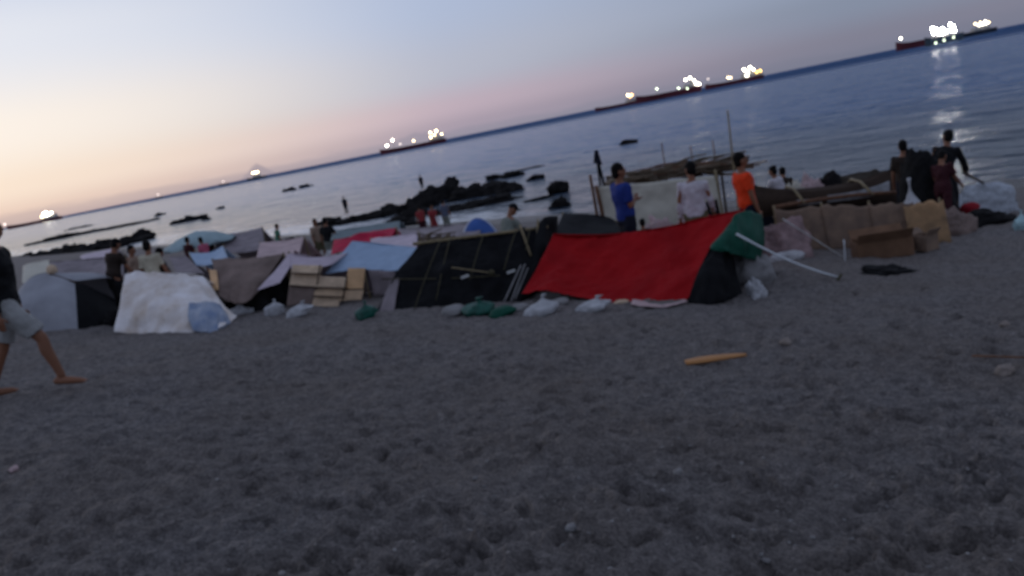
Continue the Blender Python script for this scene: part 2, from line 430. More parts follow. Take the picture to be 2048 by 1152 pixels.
M_MAUVE = fabric('mauve_grey_tarp', (.29, .245, .262), var=.35, scale=2.2)
M_TAUPE = fabric('taupe_sheet', (.25, .183, .160), var=.4, scale=2.4)
M_CRIM = fabric('crimson_tarp', (.52, .02, .065), var=.3)
M_TEALG = fabric('teal_grey_tarp', (.16, .21, .23), var=.25)
M_CREAM = fabric('pale_green_grey_tarp', (.60, .56, .47), var=.15)
M_ROYAL = fabric('blue_tent_fabric', (.05, .12, .38), var=.25, rough=.5)
M_TEALU = fabric('pale_teal_canvas', (.36, .47, .50), var=.15)
M_NET = fabric('dark_fishing_net', (.013, .013, .014), spec=.1, var=.5, scale=14, bump=.9, bscale=30)
M_WNET = fabric('white_fishing_net', (.50, .53, .58), var=.3, scale=10, bump=.8, bscale=30)
M_GBAG = fabric('green_plastic_bag', (.010, .10, .072), var=.6, rough=.45, spec=.35, scale=9)
M_WBAG = fabric('white_sack', (.50, .50, .52), var=.35, rough=.6, scale=8)
M_GRBAG = fabric('grey_sack', (.28, .27, .27), var=.25)
M_DBAG = fabric('dark_cloth_bundle', (.014, .013, .014), var=.4, spec=.1)
M_REDC = fabric('red_cloth', (.36, .018, .03), var=.3)
M_SKIN = material('brown_skin', (.25, .110, .062), rough=.55, var=.15, scale=4, bump=.05, spec=.35)
M_HAIR = material('black_hair', (.007, .006, .006), rough=.7, var=.3, scale=40, bump=.5, bscale=120, spec=.12)
M_EYE = material('eye', (.03, .02, .02), rough=.2, bump=0)
M_HULLR = material('red_ship_hull', (.15, .030, .038), rough=.6, var=.3, scale=.05, bump=0)
M_HULLD = material('dark_ship_hull', (.035, .042, .055), rough=.6, var=.3, scale=.05, bump=0)
M_HULLG = material('grey_green_ship_hull', (.09, .10, .10), rough=.6, var=.3, scale=.05, bump=0)
M_SUPER = material('ship_superstructure', (.55, .53, .50), rough=.6, var=.15, scale=.1, bump=0)
M_SHIPM = material('ship_mast', (.25, .24, .24), rough=.6, bump=0)
M_WINDOW = material('ship_window', (.02, .025, .03), rough=.2, bump=0)

# ------------------------------------------------------------------ the setting: beach, sea
def polar_grid(name, rads, angs, zf, mat, closed):
    Rr, A = np.meshgrid(rads, angs, indexing='ij')
    X = Rr * np.sin(A); Y = Rr * np.cos(A)
    Z = zf(X, Y, Rr)
    nr, na = X.shape; V = np.stack([X, Y, Z], -1).reshape(-1, 3)
    i = np.arange(nr - 1)[:, None]; k = np.arange(na if closed else na - 1)[None, :]; k2 = (k + 1) % na
    Q = np.stack([i * na + k, (i + 1) * na + k, (i + 1) * na + k2, i * na + k2], -1).reshape(-1, 4)
    me = bpy.data.meshes.new(name); me.vertices.add(len(V)); me.vertices.foreach_set('co', V.ravel())
    me.loops.add(Q.size); me.loops.foreach_set('vertex_index', Q[:, ::-1].ravel().astype(np.int32))
    me.polygons.add(len(Q)); me.polygons.foreach_set('loop_start', (np.arange(len(Q)) * 4).astype(np.int32)); me.polygons.foreach_set('loop_total', np.full(len(Q), 4, np.int32))
    me.update(calc_edges=True); me.validate()
    return me, V

dents = []
for _ in range(1150):                                 # footprints and scuffs
    r = 1.4 * (12 / 1.4) ** rnd.random(); a = rnd.uniform(-.85, .85)
    dents.append((r * math.sin(a), r * math.cos(a), rnd.uniform(0, math.pi), rnd.uniform(.045, .12), rnd.uniform(.028, .052), rnd.uniform(.018, .05)))
for trail in range(9):                                # people have walked up and down past the tents
    x, y, h = rnd.uniform(-5, 4), rnd.uniform(1.8, 8), rnd.uniform(.2, 1.3) * rnd.choice((-1, 1))
    for st in range(16):
        sd = (-1) ** st * .09
        dents.append((x + sd * math.sin(h), y - sd * math.cos(h), math.pi / 2 - h + 0, .13, .05, rnd.uniform(.025, .05)))
        x += .62 * math.cos(h); y += .62 * math.sin(h); h += rnd.uniform(-.08, .08)
def beach_z(X, Y, Rr):
    S = .74 * X + .67 * Y
    Z = np.interp(S, SP, ZP)
    Q = np.stack([X, Y, X * 0], -1)
    fade = np.clip(1.25 - Rr / 60, 0, 1)
    Z = Z + fade * (.12 * fbm(Q * .35, 3, 3) + .04 * fbm(Q * 1.7, 11, 4) + .050 * np.clip(fbm(Q * 9.0, 21, 3), -.6, .22))
    Z = Z + .042 * fbm(Q * 19, 31, 2) * np.clip(1 - Rr / 14, 0, 1)
    near = (Rr < 14) & (Y > 0)
    Xn, Yn, Zn = X[near], Y[near], Z[near]
    for (cx, cy, a, la, lb, dp) in dents:
        m = (np.abs(Xn - cx) < la * 2.2) & (np.abs(Yn - cy) < la * 2.2)
        if not m.any(): continue
        ux = (Xn[m] - cx) * math.cos(a) + (Yn[m] - cy) * math.sin(a); uy = -(Xn[m] - cx) * math.sin(a) + (Yn[m] - cy) * math.cos(a)
        d = np.sqrt((ux / la) ** 2 + (uy / lb) ** 2)
        Zn[m] += 1.0 * dp * (-np.clip(1 - d * d, 0, 1) ** .8 + .32 * np.exp(-((d - 1.25) / .3) ** 2))
    Z[near] = Zn
    return Z
angs = np.concatenate([np.linspace(-.9, .9, 560), np.linspace(.9, 2 * math.pi - .9, 60)[1:-1]])
rads = np.concatenate([[0.01, .3, .6, .9], np.geomspace(1.2, 16, 460), np.geomspace(16.3, 420, 90)])
me, V = polar_grid('beach', rads, angs, beach_z, MAT_SAND, True)
at = me.attributes.new('shore', 'FLOAT', 'POINT')
Sh = .74 * V[:, 0] + .67 * V[:, 1] + 3.0 * fbm(V * np.array([.25, .25, 0]), 41, 3)
at.data.foreach_set('value', Sh.astype(np.float32))
beach = link('ground', me, MAT_SAND); tag(beach, 'dark trampled sandy beach sloping down to the water', None, None, 'structure')

from mathutils.bvhtree import BVHTree
_bv = BVHTree.FromObject(beach, bpy.context.evaluated_depsgraph_get())
gz_plain = gz
def gz(x, y):                                         # height of the real, trampled sand
    if x * x + y * y < 900:
        h = _bv.ray_cast(Vector((x, y, 9)), Vector((0, 0, -1)))
        if h[0] is not None: return h[0].z
    return gz_plain(x, y)
def sea_z(X, Y, Rr):
    S = .74 * X + .67 * Y; T = -.67 * X + .74 * Y
    calm = np.clip((S - 28) / 40, .25, 1)
    w = .22 * fbm(np.stack([S * .16, T * .045, X * 0], -1), 51, 3) + .17 * fbm(np.stack([S * .6, T * .22, X * 0], -1), 61, 3)
    return w * calm * np.clip(1.3 - Rr / 500, 0, 1)
angs2 = np.linspace(-1.35, 1.35, 520); rads2 = np.concatenate([np.geomspace(14, 400, 360), np.geomspace(410, 45000, 60)])
me, V = polar_grid('sea', rads2, angs2, sea_z, MAT_SEA, False)
at = me.attributes.new('open_sea', 'FLOAT', 'POINT')
So = (.74 * V[:, 0] + .67 * V[:, 1]); fl = np.clip((So - 60 + 22 * fbm(V * .03, 5, 3)) / 900, 0, 1)
at.data.foreach_set('value', np.maximum(fl * fl * (3 - 2 * fl), .36 * np.clip((V[:, 0] / np.maximum(V[:, 1], 1) + .12) / .5, 0, 1)).astype(np.float32))
dpv = np.clip((So - 34) / 60, 0, 1); at = me.attributes.new('deep', 'FLOAT', 'POINT'); at.data.foreach_set('value', (dpv * dpv * (3 - 2 * dpv)).astype(np.float32))
fov = np.clip(.8 - V[:, 0] / np.maximum(V[:, 1], 1) * 2.2, 0, 1) * np.clip(1 - (So - 29 + 6 * fbm(V * np.array([.08, .08, 0]), 71, 3)) / 22, 0, 1); at = me.attributes.new('foam', 'FLOAT', 'POINT'); at.data.foreach_set('value', fov.astype(np.float32))
sea = link('water', me, MAT_SEA); tag(sea, 'calm grey blue sea reaching to the horizon', None, None, 'structure')

# ------------------------------------------------------------------ reef rocks
def rock_mesh(c, rx, ry, rz, rot=0., seed=0, sub=4, rough=.5):
    mb = MB(); n = 10 * sub; mb.ell((0, 0, 0), (1, 1, 1), None, n, n // 2 + 2)
    A = np.array(mb.v); nrm = A / np.linalg.norm(A, axis=1, keepdims=True)
    d = 1 + rough * 1.9 * fbm(nrm * 1.5 + seed * 7.1, seed, 5, .65) - .55 * rough * np.abs(fbm(nrm * 3.2 + seed, seed + 3, 4, .6))
    A = nrm * d[:, None] * np.array([rx, ry, rz]); ca, sa = math.cos(rot), math.sin(rot)
    A = np.stack([A[:, 0] * ca - A[:, 1] * sa, A[:, 0] * sa + A[:, 1] * ca, A[:, 2]], -1) + np.array(c)
    mb.v = [tuple(p) for p in A]; return mb
SHR = math.atan2(.74, -.67)                           # direction along the shore
_rk = [0]
def rock(px, py, wpx, hpx, label, name='reef_rock', group='dark rocks in the shallows', parent=None, depth=None, rot=None):
    """A rock standing in the sea, waterline at the pixel, its size given by its breadth and height in pixels."""
    _rk[0] += 1; q = sea_at(px, py); k = q.y / FPX
    rx, rz = wpx * k / 2, hpx * k * .90
    ry = depth or max(rx * .55, rz * .9)
    mb = rock_mesh((q.x, q.y + ry * .5, rz * .05), rx, ry, rz, rot if rot is not None else rnd.uniform(-.3, .3), _rk[0])
    if parent: return mb.build('boulder', M_ROCK, parent)
    o = mb.build(name, M_ROCK, None, (q.x, q.y, 0)); return tag(o, label, 'rock', group)
def outcrop(name, label, lst, px, py):
    q = sea_at(px, py); t = thing(name, label, 'rocks', (q.x, q.y, 0), 'rock outcrops along the water line')
    for (a, b, w, h) in lst: rock(a, b, w, h, None, parent=t)
    return t
outcrop('rock_outcrop', 'long jagged outcrop of black rocks where two people stand, running into the sea', [
    (660, 452, 60, 14), (700, 446, 90, 12), (745, 438, 80, 14), (790, 428, 90, 20), (822, 436, 60, 16), (842, 418, 70, 24), (880, 402, 80, 26),
    (905, 392, 66, 27), (868, 396, 70, 18), (940, 396, 84, 24), (985, 388, 90, 20), (1018, 384, 50, 16), (960, 412, 90, 12), (1000, 404, 80, 12),
    (795, 448, 60, 10), (830, 450, 44, 9), (900, 424, 70, 9), (930, 420, 46, 6)], 850, 425)
outcrop('rock_ridge', 'low black ridge of rock behind the tents at the far left', [
    (40, 524, 80, 12), (95, 520, 90, 18), (150, 513, 100, 23), (200, 503, 100, 21), (245, 491, 90, 16), (284, 476, 50, 13), (176, 510, 100, 16)], 160, 506)
outcrop('rock_strip', 'thin dark strip of reef farthest out at the left edge', [
    (70, 488, 60, 5), (120, 478, 90, 6), (180, 466, 90, 6), (240, 455, 80, 5), (285, 446, 60, 4)], 180, 468)
for a in [(160, 456, 50, 3, 'faint flat reef patch beyond the thin dark strip'), (320, 431, 26, 5, 'small flat reef rock at the right end of the thin dark strip'),
          (378, 443, 56, 10, 'humped black rock standing alone in pale shallows'), (350, 448, 22, 7, 'little rock at the left foot of the humped black rock'), (412, 440, 20, 5, 'little rock at the right foot of the humped black rock'),
          (441, 418, 22, 5, 'tiny dark rock awash between the humped rock and the lone ship light'),
          (578, 382, 30, 5, 'left one of two flat rocks awash in open water'), (612, 374, 28, 5, 'right one of two flat rocks awash in open water'),
          (986, 358, 32, 8, 'small dark rock left of a slab, beyond the outcrop'), (1028, 352, 46, 9, 'flat dark slab in the water beyond the outcrop'), (1072, 358, 36, 8, 'flat dark rock right of the slab, nearest the boulder'),
          (1118, 386, 44, 26, 'square black boulder standing clear of the outcrop'), (1122, 414, 34, 16, 'small pointed black rock below the square boulder'),
          (1078, 398, 50, 3, 'thin rock just awash beside the square boulder'), (1257, 288, 34, 9, 'lone dark rock far out above the blue shirted person'),
          (1060, 338, 60, 3, 'faint long reef edge beyond the slab')]:
    rock(a[0], a[1], a[2], a[3], a[4])

# ------------------------------------------------------------------ ships at anchor
L_WHITE = lamp_mat('flood_white', (1, .93, .76), 14); L_HOT = lamp_mat('flood_hot', (1, .98, .93), 85)
L_WARM = lamp_mat('lamp_warm', (1, .78, .45), 9); L_ORANGE = lamp_mat('lamp_orange', (1, .52, .20), 8)
L_GREEN = lamp_mat('lamp_greenish', (.85, 1, .72), 6); L_DIM = lamp_mat('lamp_dim', (1, .85, .80), 2.2); L_YEL = lamp_mat('lamp_yellow', (1, .62, .16), 7)
def horizon_y(px): return 457 - .2005 * px
def ship(label, x0, x1, Y, hull, lights, hh=6., house=None, funnel=True, bow=1):
    """Hull between two photo columns at distance Y; lights as (column, height above the horizon in pixels, radius, material)."""
    A = P(x0, horizon_y(x0), Y); B = P(x1, horizon_y(x1), Y); k = Y / FPX
    Ln = (B - A).length; mid = (A + B) / 2; bw = max(5, Ln * .15)
    t = thing('cargo_ship', label, 'ship', (mid.x, mid.y, 0), 'ships anchored on the horizon')
    H = hh * 1.3; rings = []
    s = -bow
    for f, w, sh in ((-.5, .55, 1.0), (-.42, .9, .98), (-.2, 1, .92), (.2, 1, .92), (.38, .8, 1.05), (.47, .35, 1.22), (.5, .06, 1.32)):
        x = mid.x + s * f * Ln; hw = bw / 2 * w; z1 = H * sh
        rings.append([Vector((x, mid.y - hw, z1)), Vector((x, mid.y + hw, z1)), Vector((x - s * .0, mid.y + hw * .75, -1.)), Vector((x, mid.y - hw * .75, -1.))])
    MB().loft(rings).build('hull', hull, t, smooth=False)
    if house:
        hx0, hx1, hp = house; xa = P(hx0, horizon_y(hx0), Y).x; xb = P(hx1, horizon_y(hx1), Y).x; top = 5 + hp * k
        w = xb - xa; lv = max(2, int((top - H) / 3)); st = (top - H) / lv
        sp = MB()
        for i in range(lv):
            sp.box(((xa + xb) / 2, mid.y, H * .9 + st * (i + .5)), (w * (1 - .09 * i), bw * (.85 - .05 * i), st * .96))
        sup = sp.build('superstructure', M_SUPER, t, smooth=False)
        for i in range(lv):
            for j in range(4):
                MB().box((xa + w * (.2 + .2 * j), mid.y - bw * (.425 - .025 * i) - .06, H * .9 + st * (i + .6)), (w * .08, .12, st * .3)).build('window', M_WINDOW, sup, smooth=False)
        if funnel: MB().box((xa + w * .55, mid.y + bw * .1, top + 1.2), (w * .22, bw * .2, 3.6)).build('funnel', M_SHIPM, t, smooth=False)
    for i, (lx, lh, r, m) in enumerate(lights):
        q = P(lx, horizon_y(lx), Y); z = 5 + lh * k
        MB().tube([(q.x, mid.y - .2, H * .8), (q.x, mid.y - .2, z)], .25, 5).build('lamp_post', M_SHIPM, t)
        MB().ell((q.x, mid.y - bw * .45, z), (r, r, r), None, 8, 6).build('floodlight', m, t)
    return t
ship('long dark red ship with two white lights forward and a yellow lit stern', 760, 892, 1400, M_HULLR,
     [(777, 10, 2.0, L_WHITE), (790, 18, 1.9, L_WHITE), (803, 8, 1.5, L_DIM), (830, 9, 1.6, L_WARM), (865, 18, 2.0, L_WARM), (877, 19, 2.1, L_WARM), (864, 9, 1.8, L_WARM), (872, 12, 1.7, L_WARM), (886, 11, 1.5, L_WARM)], 5.5, (860, 888, 9))
ship('ship showing one broad yellow light below a cloud heap', 494, 532, 2000, M_HULLD, [(509, 9, 2.6, L_WARM), (514, 9, 2.9, L_WARM), (518, 9, 2.6, L_WARM)], 4, (506, 522, 5), False)
ship('tiny boat with a faint pinkish light left of the lone yellow light', 310, 326, 2500, M_HULLD, [(318, 4, 2.2, L_DIM)], 3)
ship('tiny boat with the faintest light, just left of the lone yellow light', 438, 458, 2600, M_HULLD, [(448, 4, 2.2, L_DIM)], 4)
ship('dark red ship at the far left with a blazing white stern cluster', 14, 122, 1500, M_HULLR,
     [(90, 6, 2.2, L_WARM), (95, 11, 2.4, L_WHITE), (100, 13, 2.2, L_WHITE), (104, 9, 2.4, L_WHITE), (110, 10, 2.0, L_WHITE), (98, 7, 2.0, L_WHITE), (16, 6, 2.0, L_DIM)], 4.5, (86, 114, 8))
ship('dark red barge whose only light is a round orange one', 1190, 1288, 1500, M_HULLR, [(1257, 14, 2.3, L_WARM), (1264, 13, 2.4, L_ORANGE), (1260, 10, 1.6, L_ORANGE)], 4.5, (1252, 1272, 7), False)
ship('dark ship with small greenish deck lights and a white cluster at its right end', 1272, 1402, 1300, M_HULLR,
     [(1314, 15, 1.5, L_GREEN), (1356, 8, 1.5, L_GREEN), (1373, 4, 1.3, L_GREEN), (1372, 21, 1.8, L_WHITE), (1381, 23, 2.0, L_WHITE), (1388, 17, 1.6, L_WHITE), (1392, 10, 2.3, L_WHITE), (1397, 8, 1.8, L_WHITE)], 7.5, (1368, 1398, 13))
ship('ship with a bright red bow and white and yellow lights at the right end', 1410, 1526, 1400, M_HULLR,
     [(1416, 14, 1.4, L_DIM), (1455, 9, 1.7, L_WARM), (1460, 8, 1.5, L_WARM), (1488, 18, 2.3, L_WHITE), (1500, 20, 2.2, L_WHITE), (1494, 12, 2.4, L_WHITE), (1492, 6, 2.0, L_WHITE), (1506, 15, 1.8, L_WHITE), (1512, 9, 2.0, L_YEL), (1519, 10, 1.9, L_YEL)], 5.5, (1484, 1524, 11))
ship('dark maroon ship with one small white masthead light, left of the brightest ship', 1792, 1880, 1500, M_HULLR, [(1800, 18, 2.0, L_WHITE)], 10)
ship('brightest ship of all, blazing white floodlights mirrored in the sea', 1850, 1926, 1000, M_HULLG,
     [(1864, 24, 1.9, L_HOT), (1870, 22, 1.7, L_HOT), (1866, 15, 1.7, L_HOT), (1876, 12, 1.6, L_HOT), (1884, 20, 1.6, L_HOT), (1884, 12, 1.6, L_HOT), (1892, 14, 1.5, L_HOT), (1900, 25, 1.7, L_HOT), (1905, 20, 1.7, L_HOT), (1900, 14, 1.5, L_HOT), (1907, 12, 1.4, L_HOT),
      (1868, -4, 1.0, L_GREEN), (1885, -2, 1.0, L_GREEN), (1904, 0, 1.0, L_GREEN)], 7, (1860, 1912, 8))
ship('dark ship at the far right with a cream lit stern', 1900, 1992, 1700, M_HULLD,
     [(1948, 17, 2.1, L_WARM), (1955, 13, 2.0, L_WHITE), (1962, 14, 2.2, L_WHITE), (1969, 14, 2.1, L_WHITE), (1968, 18, 1.8, L_WHITE), (1974, 15, 2.1, L_WARM), (1958, 18, 1.6, L_WARM)], 7, (1944, 1978, 10))

# ------------------------------------------------------------------ people
def person(label, head_top, Y, yaw=0., pose=None, shirt=None, shorts=None, long_sleeves=False, trousers=False, hair='short', scale=None, base=None,
           voxel=.016, cap=None, sandals=None, hands=True, group=None, skin=None, bare=False, sitz=0.):
    """One figure. head_top: photo pixel of the crown; yaw: 0 faces out to sea (away), 90 faces right, 180 faces the camera."""
    p = dict(lean=3, side=0, head=(0, 0), legs=((4, 3, 6), (-3, 3, 4)), arms=((4, 8, 14), (4, 8, 14)), twist=0)
    p.update(pose or {})
    rad = math.radians
    # joints, local frame: x right, y forward, z up, hips at the origin, metres for a 1.68 m figure
    lean, sd = rad(p['lean']), rad(p['side'])
    up = Vector((math.sin(sd), math.sin(lean) * math.cos(sd), math.cos(lean) * math.cos(sd))).normalized()
    fw = (Vector((0, 1, 0)) - up * up.y).normalized(); rt = fw.cross(up)
    tw = rad(p['twist']); srt = rt * math.cos(tw) + fw * math.sin(tw); sfw = fw * math.cos(tw) - rt * math.sin(tw)
    def T(h, r=0., f=0., upper=False): return up * h + (srt if upper else rt) * r + (sfw if upper else fw) * f
    legs = []
    for s, (a, sp, k) in zip((-1, 1), p['legs']):
        a, sp, k = rad(a), rad(sp), rad(k)
        hip = Vector((s * .085, 0, -.03)); d1 = Vector((s * math.sin(sp), math.sin(a), -math.cos(a))).normalized(); knee = hip + d1 * .41
        d2 = Vector((s * math.sin(sp) * .3, math.sin(a - k), -math.cos(a - k))).normalized(); ank = knee + d2 * .395
        ft = Vector((s * .12, 1, 0)).normalized(); tip = rad(p.get('toe', (0, 0))[0 if s < 0 else 1])
        toe = ank + Vector((ft.x * math.cos(tip), ft.y * math.cos(tip), -math.sin(tip))) * .17 + Vector((0, 0, -.045))
        heel = ank + Vector((0, -.05, -.045)); legs.append((hip, knee, ank, heel, toe))
    arms = []
    for s, (a, ab, e) in zip((-1, 1), p['arms']):
        a, ab, e = rad(a), rad(ab), rad(e)
        sh = T(.428, s * .172, -.005, True); d1 = (srt * s * math.sin(ab) + Vector((0, 0, -1)) * math.cos(a) * math.cos(ab) + sfw * math.sin(a)).normalized()
        el = sh + d1 * .285; inw = p.get('inward', (0, 0))[0 if s < 0 else 1]
        d2 = (Vector((0, 0, -1)) * math.cos(a + e) + sfw * math.sin(a + e) - srt * s * inw + srt * s * math.sin(ab) * .4).normalized()
        wr = el + d2 * .245; arms.append((sh, el, wr, d2))
    neck = T(.50); hy, hp = rad(p['head'][0]), rad(p['head'][1])
    hu = (up * math.cos(hp) + sfw * math.sin(hp)).normalized()
    hf0 = sfw * math.cos(hy) + srt * math.sin(hy); hf = (hf0 - hu * hf0.dot(hu)).normalized(); hr = hf.cross(hu)
    HR = Matrix((hr, hf, hu)).transposed(); hc = neck + hu * .165 + hf * .015
    low = min(min(l[3].z, l[4].z) for l in legs) - .022
    topz = (hc + hu * .125).z
    height = topz - low if not sitz else topz - low
    # place
    q = P(head_top[0], head_top[1], Y); gx, gy = q.x, q.y
    crown = hc + hu * .125; yw = rad(yaw); cy, sy = math.cos(-yw), math.sin(-yw)
    ground = gz(gx, gy) if base is None else base
    sc = scale or (q.z - ground) / height
    off = Vector((crown.x * cy - crown.y * sy, crown.x * sy + crown.y * cy, 0)) * sc
    org = Vector((gx - off.x, gy - off.y, 0))
    gnd = (gz(org.x, org.y) if base is None else base)
    if not scale: sc = (q.z - gnd) / height
    hz_ = gnd - low * sc - .012
    XF = Matrix.Translation((org.x, org.y, hz_)) @ Matrix.Rotation(-yw, 4, 'Z') @ Matrix.Scale(sc, 4)
    root = thing('person', label, 'person', (org.x, org.y, gnd), group)
    def done(name, mb, mat, par=None, vx=voxel, sm=2, jit=0., jf=9):
        m_ = fuse(mb, vx, sm)
        if jit: jitter(m_, jit, jf, int(gx * 10) & 255)
        m_.transform(XF); return link(name, m_, mat, par or root)
    TOR = [(-.085, .115, .088), (-.03, .152, .105), (.04, .155, .108), (.13, .138, .098), (.24, .152, .108), (.34, .172, .115), (.41, .178, .108), (.455, .150, .092), (.485, .085, .075), (.51, .056, .058), (.60, .052, .056)]
    def torso(mb, lo, hi, gx_=0., gy_=0., n=16):
        rings = []
        for (h, w, d) in TOR:
            if h < lo - 1e-6 or h > hi + 1e-6: continue
            f = h > .2; rings.append([T(h, (w + gx_) * math.cos(2 * math.pi * k / n), (d + gy_) * math.sin(2 * math.pi * k / n), f) for k in range(n)])
        mb.loft(rings)
    b = MB(); torso(b, -.1, .7)
    b.ell(hc + hu * .012, (.074, .092, .112), HR, 16, 12); b.ell(hc + hf * .022 - hu * .055, (.055, .070, .062), HR)
    b.ell(hc + hf * .098 - hu * .018, (.014, .020, .022), HR, 8, 6); b.ell(hc + hf * .090 - hu * .062, (.024, .014, .010), HR, 8, 6)
    b.ell(hc + hf * .082 + hu * .022, (.050, .016, .012), HR, 8, 6)
    for s in (-1, 1): b.ell(hc + hr * s * .078 - hu * .008 - hf * .01, (.012, .024, .032), HR, 8, 6)
    for (hip, knee, ank, heel, toe) in legs:
        m1 = hip.lerp(knee, .35); c1 = knee.lerp(ank, .3) - Vector((0, .012, 0)) * 1
        b.tube([hip + Vector((0, 0, .03)), m1, knee.lerp(hip, .12), knee, knee.lerp(ank, .08), c1, ank.lerp(knee, .22), ank], [.085, .082, .057, .054, .052, .056, .040, .036], 10)
        b.ell(heel + Vector((0, .01, .012)), (.034, .045, .034), None, 10, 8)
        b.tube([heel + Vector((0, 0, .012)), heel.lerp(toe, .5) + Vector((0, 0, .012)), toe + Vector((0, 0, .004))], [.032, .038, .026], 10)
        for k in range(5):
            o_ = (k - 2) * .016; b.ell(toe + Vector((o_, .018 - abs(k - 1.5) * .006, -.002)), (.010, .022, .011), None, 6, 5)
    for s, (sh, el, wr, d2) in zip((-1, 1), arms):
        b.ell(sh, (.052, .054, .056), None, 10, 8)
        b.tube([sh, sh.lerp(el, .4), el, el.lerp(wr, .25), wr], [.050, .047, .038, .041, .027], 10)
        side = (srt * s - d2 * (srt * s).dot(d2)).normalized(); pal = d2.cross(side).normalized()
        ctr = wr + d2 * .05; RM = Matrix((pal, side, d2)).transposed()
        b.ell(ctr, (.018, .036, .052), RM, 10, 8)
        fwdn = 1 if pal.dot(sfw) > 0 else -1; thumb = side * 0 + (sfw - d2 * sfw.dot(d2)).normalized()
        wv = d2.cross(thumb).normalized()
        for k, ln in enumerate((.060, .070, .066, .050)):
            r0 = wr + d2 * .088 + thumb * (.026 - k * .0175); r1 = r0 + d2 * ln * .5 + wv * (-s * .006); r2 = r1 + d2 * ln * .45 - wv * s * .016
            b.tube([r0 - d2 * .02, r0, r1, r2], [.0098, .0098, .009, .0078], 6)
        t0 = wr + d2 * .03 + thumb * .03; b.tube([t0 - thumb * .012, t0 + thumb * .022 + d2 * .025, t0 + thumb * .026 + d2 * .055], [.012, .0105, .009], 6)
    body = done('body', b, skin or M_SKIN, vx=min(voxel, .013) if hands else voxel, sm=2)
    for s in (-1, 1):
        e = MB().ell(hc + hr * s * .031 + hf * .0915 + hu * .006, (.013, .008, .008), HR, 8, 6)
        me_ = e.mesh('eye'); me_.transform(XF); link('eye', me_, M_EYE, root)
    if hair:
        h = MB(); h.ell(hc + hu * .044 - hf * .018, (.083, .098, .094), HR, 16, 12); h.ell(hc - hu * .015 - hf * .045, (.076, .066, .085), HR, 14, 10)
        if hair == 'long': h.ell(hc - hu * .12 - hf * .065, (.085, .05, .16), HR, 14, 10)
        if hair == 'bun': h.ell(hc + hu * .09 - hf * .09, (.045, .045, .045), HR, 10, 8)
        done('hair', h, M_HAIR, vx=.014, sm=1, jit=.006, jf=30)
    if cap:
        c = MB(); c.ell(hc + hu * .06, (.09, .106, .088), HR, 16, 12); c.ell(hc + hu * .055 + hf * .11, (.07, .085, .012), HR, 14, 8)
        done('cap', c, cap, vx=.014, sm=1)
    if shirt and not bare:
        c = MB(); torso(c, -.1, .5, .022, .024)
        for s, (sh, el, wr, d2) in zip((-1, 1), arms):
            c.ell(sh, (.062, .066, .064), None, 12, 8)
            if long_sleeves: c.tube([sh, sh.lerp(el, .5), el, el.lerp(wr, .9)], [.060, .057, .053, .043], 12)
            else: c.tube([sh, sh.lerp(el, .4), sh.lerp(el, .72)], [.060, .061, .064], 12)
        done('shirt', c, shirt, sm=2, jit=.02, jf=7)
    if shorts:
        c = MB(); torso(c, -.1, .05, .016, .018); c.ell((0, -.015, -.07), (.15, .115, .10), None, 14, 10)
        for (hip, knee, ank, heel, toe) in legs:
            if trousers: c.tube([hip + Vector((0, 0, .03)), hip.lerp(knee, .4), knee, knee.lerp(ank, .5), ank.lerp(knee, .06)], [.098, .094, .074, .066, .060], 12)
            else: c.tube([hip + Vector((0, 0, .03)), hip.lerp(knee, .5), hip.lerp(knee, .86)], [.100, .098, .094], 12)
        done('trousers' if trousers else 'shorts', c, shorts, sm=2, jit=.018, jf=7)
    if sandals:
        for (hip, knee, ank, heel, toe) in legs:
            d = (toe - heel); c = MB(); c.tube([heel + Vector((0, -.03, -.015)), heel.lerp(toe, .5) + Vector((0, 0, -.02)), toe + d.normalized() * .04 + Vector((0, 0, -.016))], [.032, .037, .028], 10)
            c.tube([heel.lerp(toe, .55) + Vector((-.042, 0, .0)), heel.lerp(toe, .6) + Vector((0, 0, .045)), heel.lerp(toe, .55) + Vector((.042, 0, 0))], .010, 6)
            done('sandal', c, sandals, vx=.012, sm=1)
    return root

def shirtm(name, col): return fabric(name, col, var=.22, scale=7, bscale=60, bump=.3)
C_ORANGE = shirtm('orange_red_shirt', (.80, .058, .014)); C_BLUE = shirtm('blue_shirt', (.020, .042, .22)); C_WHITE = shirtm('pale_grey_shirt', (.62, .58, .62))
C_BLACK = shirtm('black_shirt', (.011, .011, .013)); C_NAVY = shirtm('navy_trousers', (.012, .014, .026)); C_CREAM = shirtm('cream_shirt', (.52, .47, .36))
C_BROWN = shirtm('brown_shirt', (.036, .025, .020)); C_KHAKI = shirtm('khaki_shorts', (.13, .115, .065)); C_RED = shirtm('dull_red_shirt', (.30, .045, .05)); C_MAROON = shirtm('maroon_shirt', (.050, .013, .018))
C_GREEN = shirtm('green_shirt', (.06, .20, .13)); C_TAN = shirtm('tan_shirt', (.34, .24, .18)); C_PALE = shirtm('whitish_shorts', (.36, .36, .355)); C_GREYS = shirtm('grey_green_shirt', (.22, .24, .21)); C_SAND = shirtm('brown_sandal', (.09, .06, .04))
C_PINKS = shirtm('pink_shirt', (.52, .12, .20)); C_DUSK = shirtm('grey_blue_shirt', (.11, .13, .19))

# the man striding past at the left edge
person('person walking past at the left edge in black top and whitish shorts', (-62, 330), 7.35, 68,
       dict(lean=5, legs=((-20, 2, 8), (31, 3, 22)), toe=(6, 16), arms=((-6, 4, 16), (-10, 6, 12)), twist=-8), C_BLACK, C_PALE, voxel=.012, scale=1.04, long_sleeves=True)
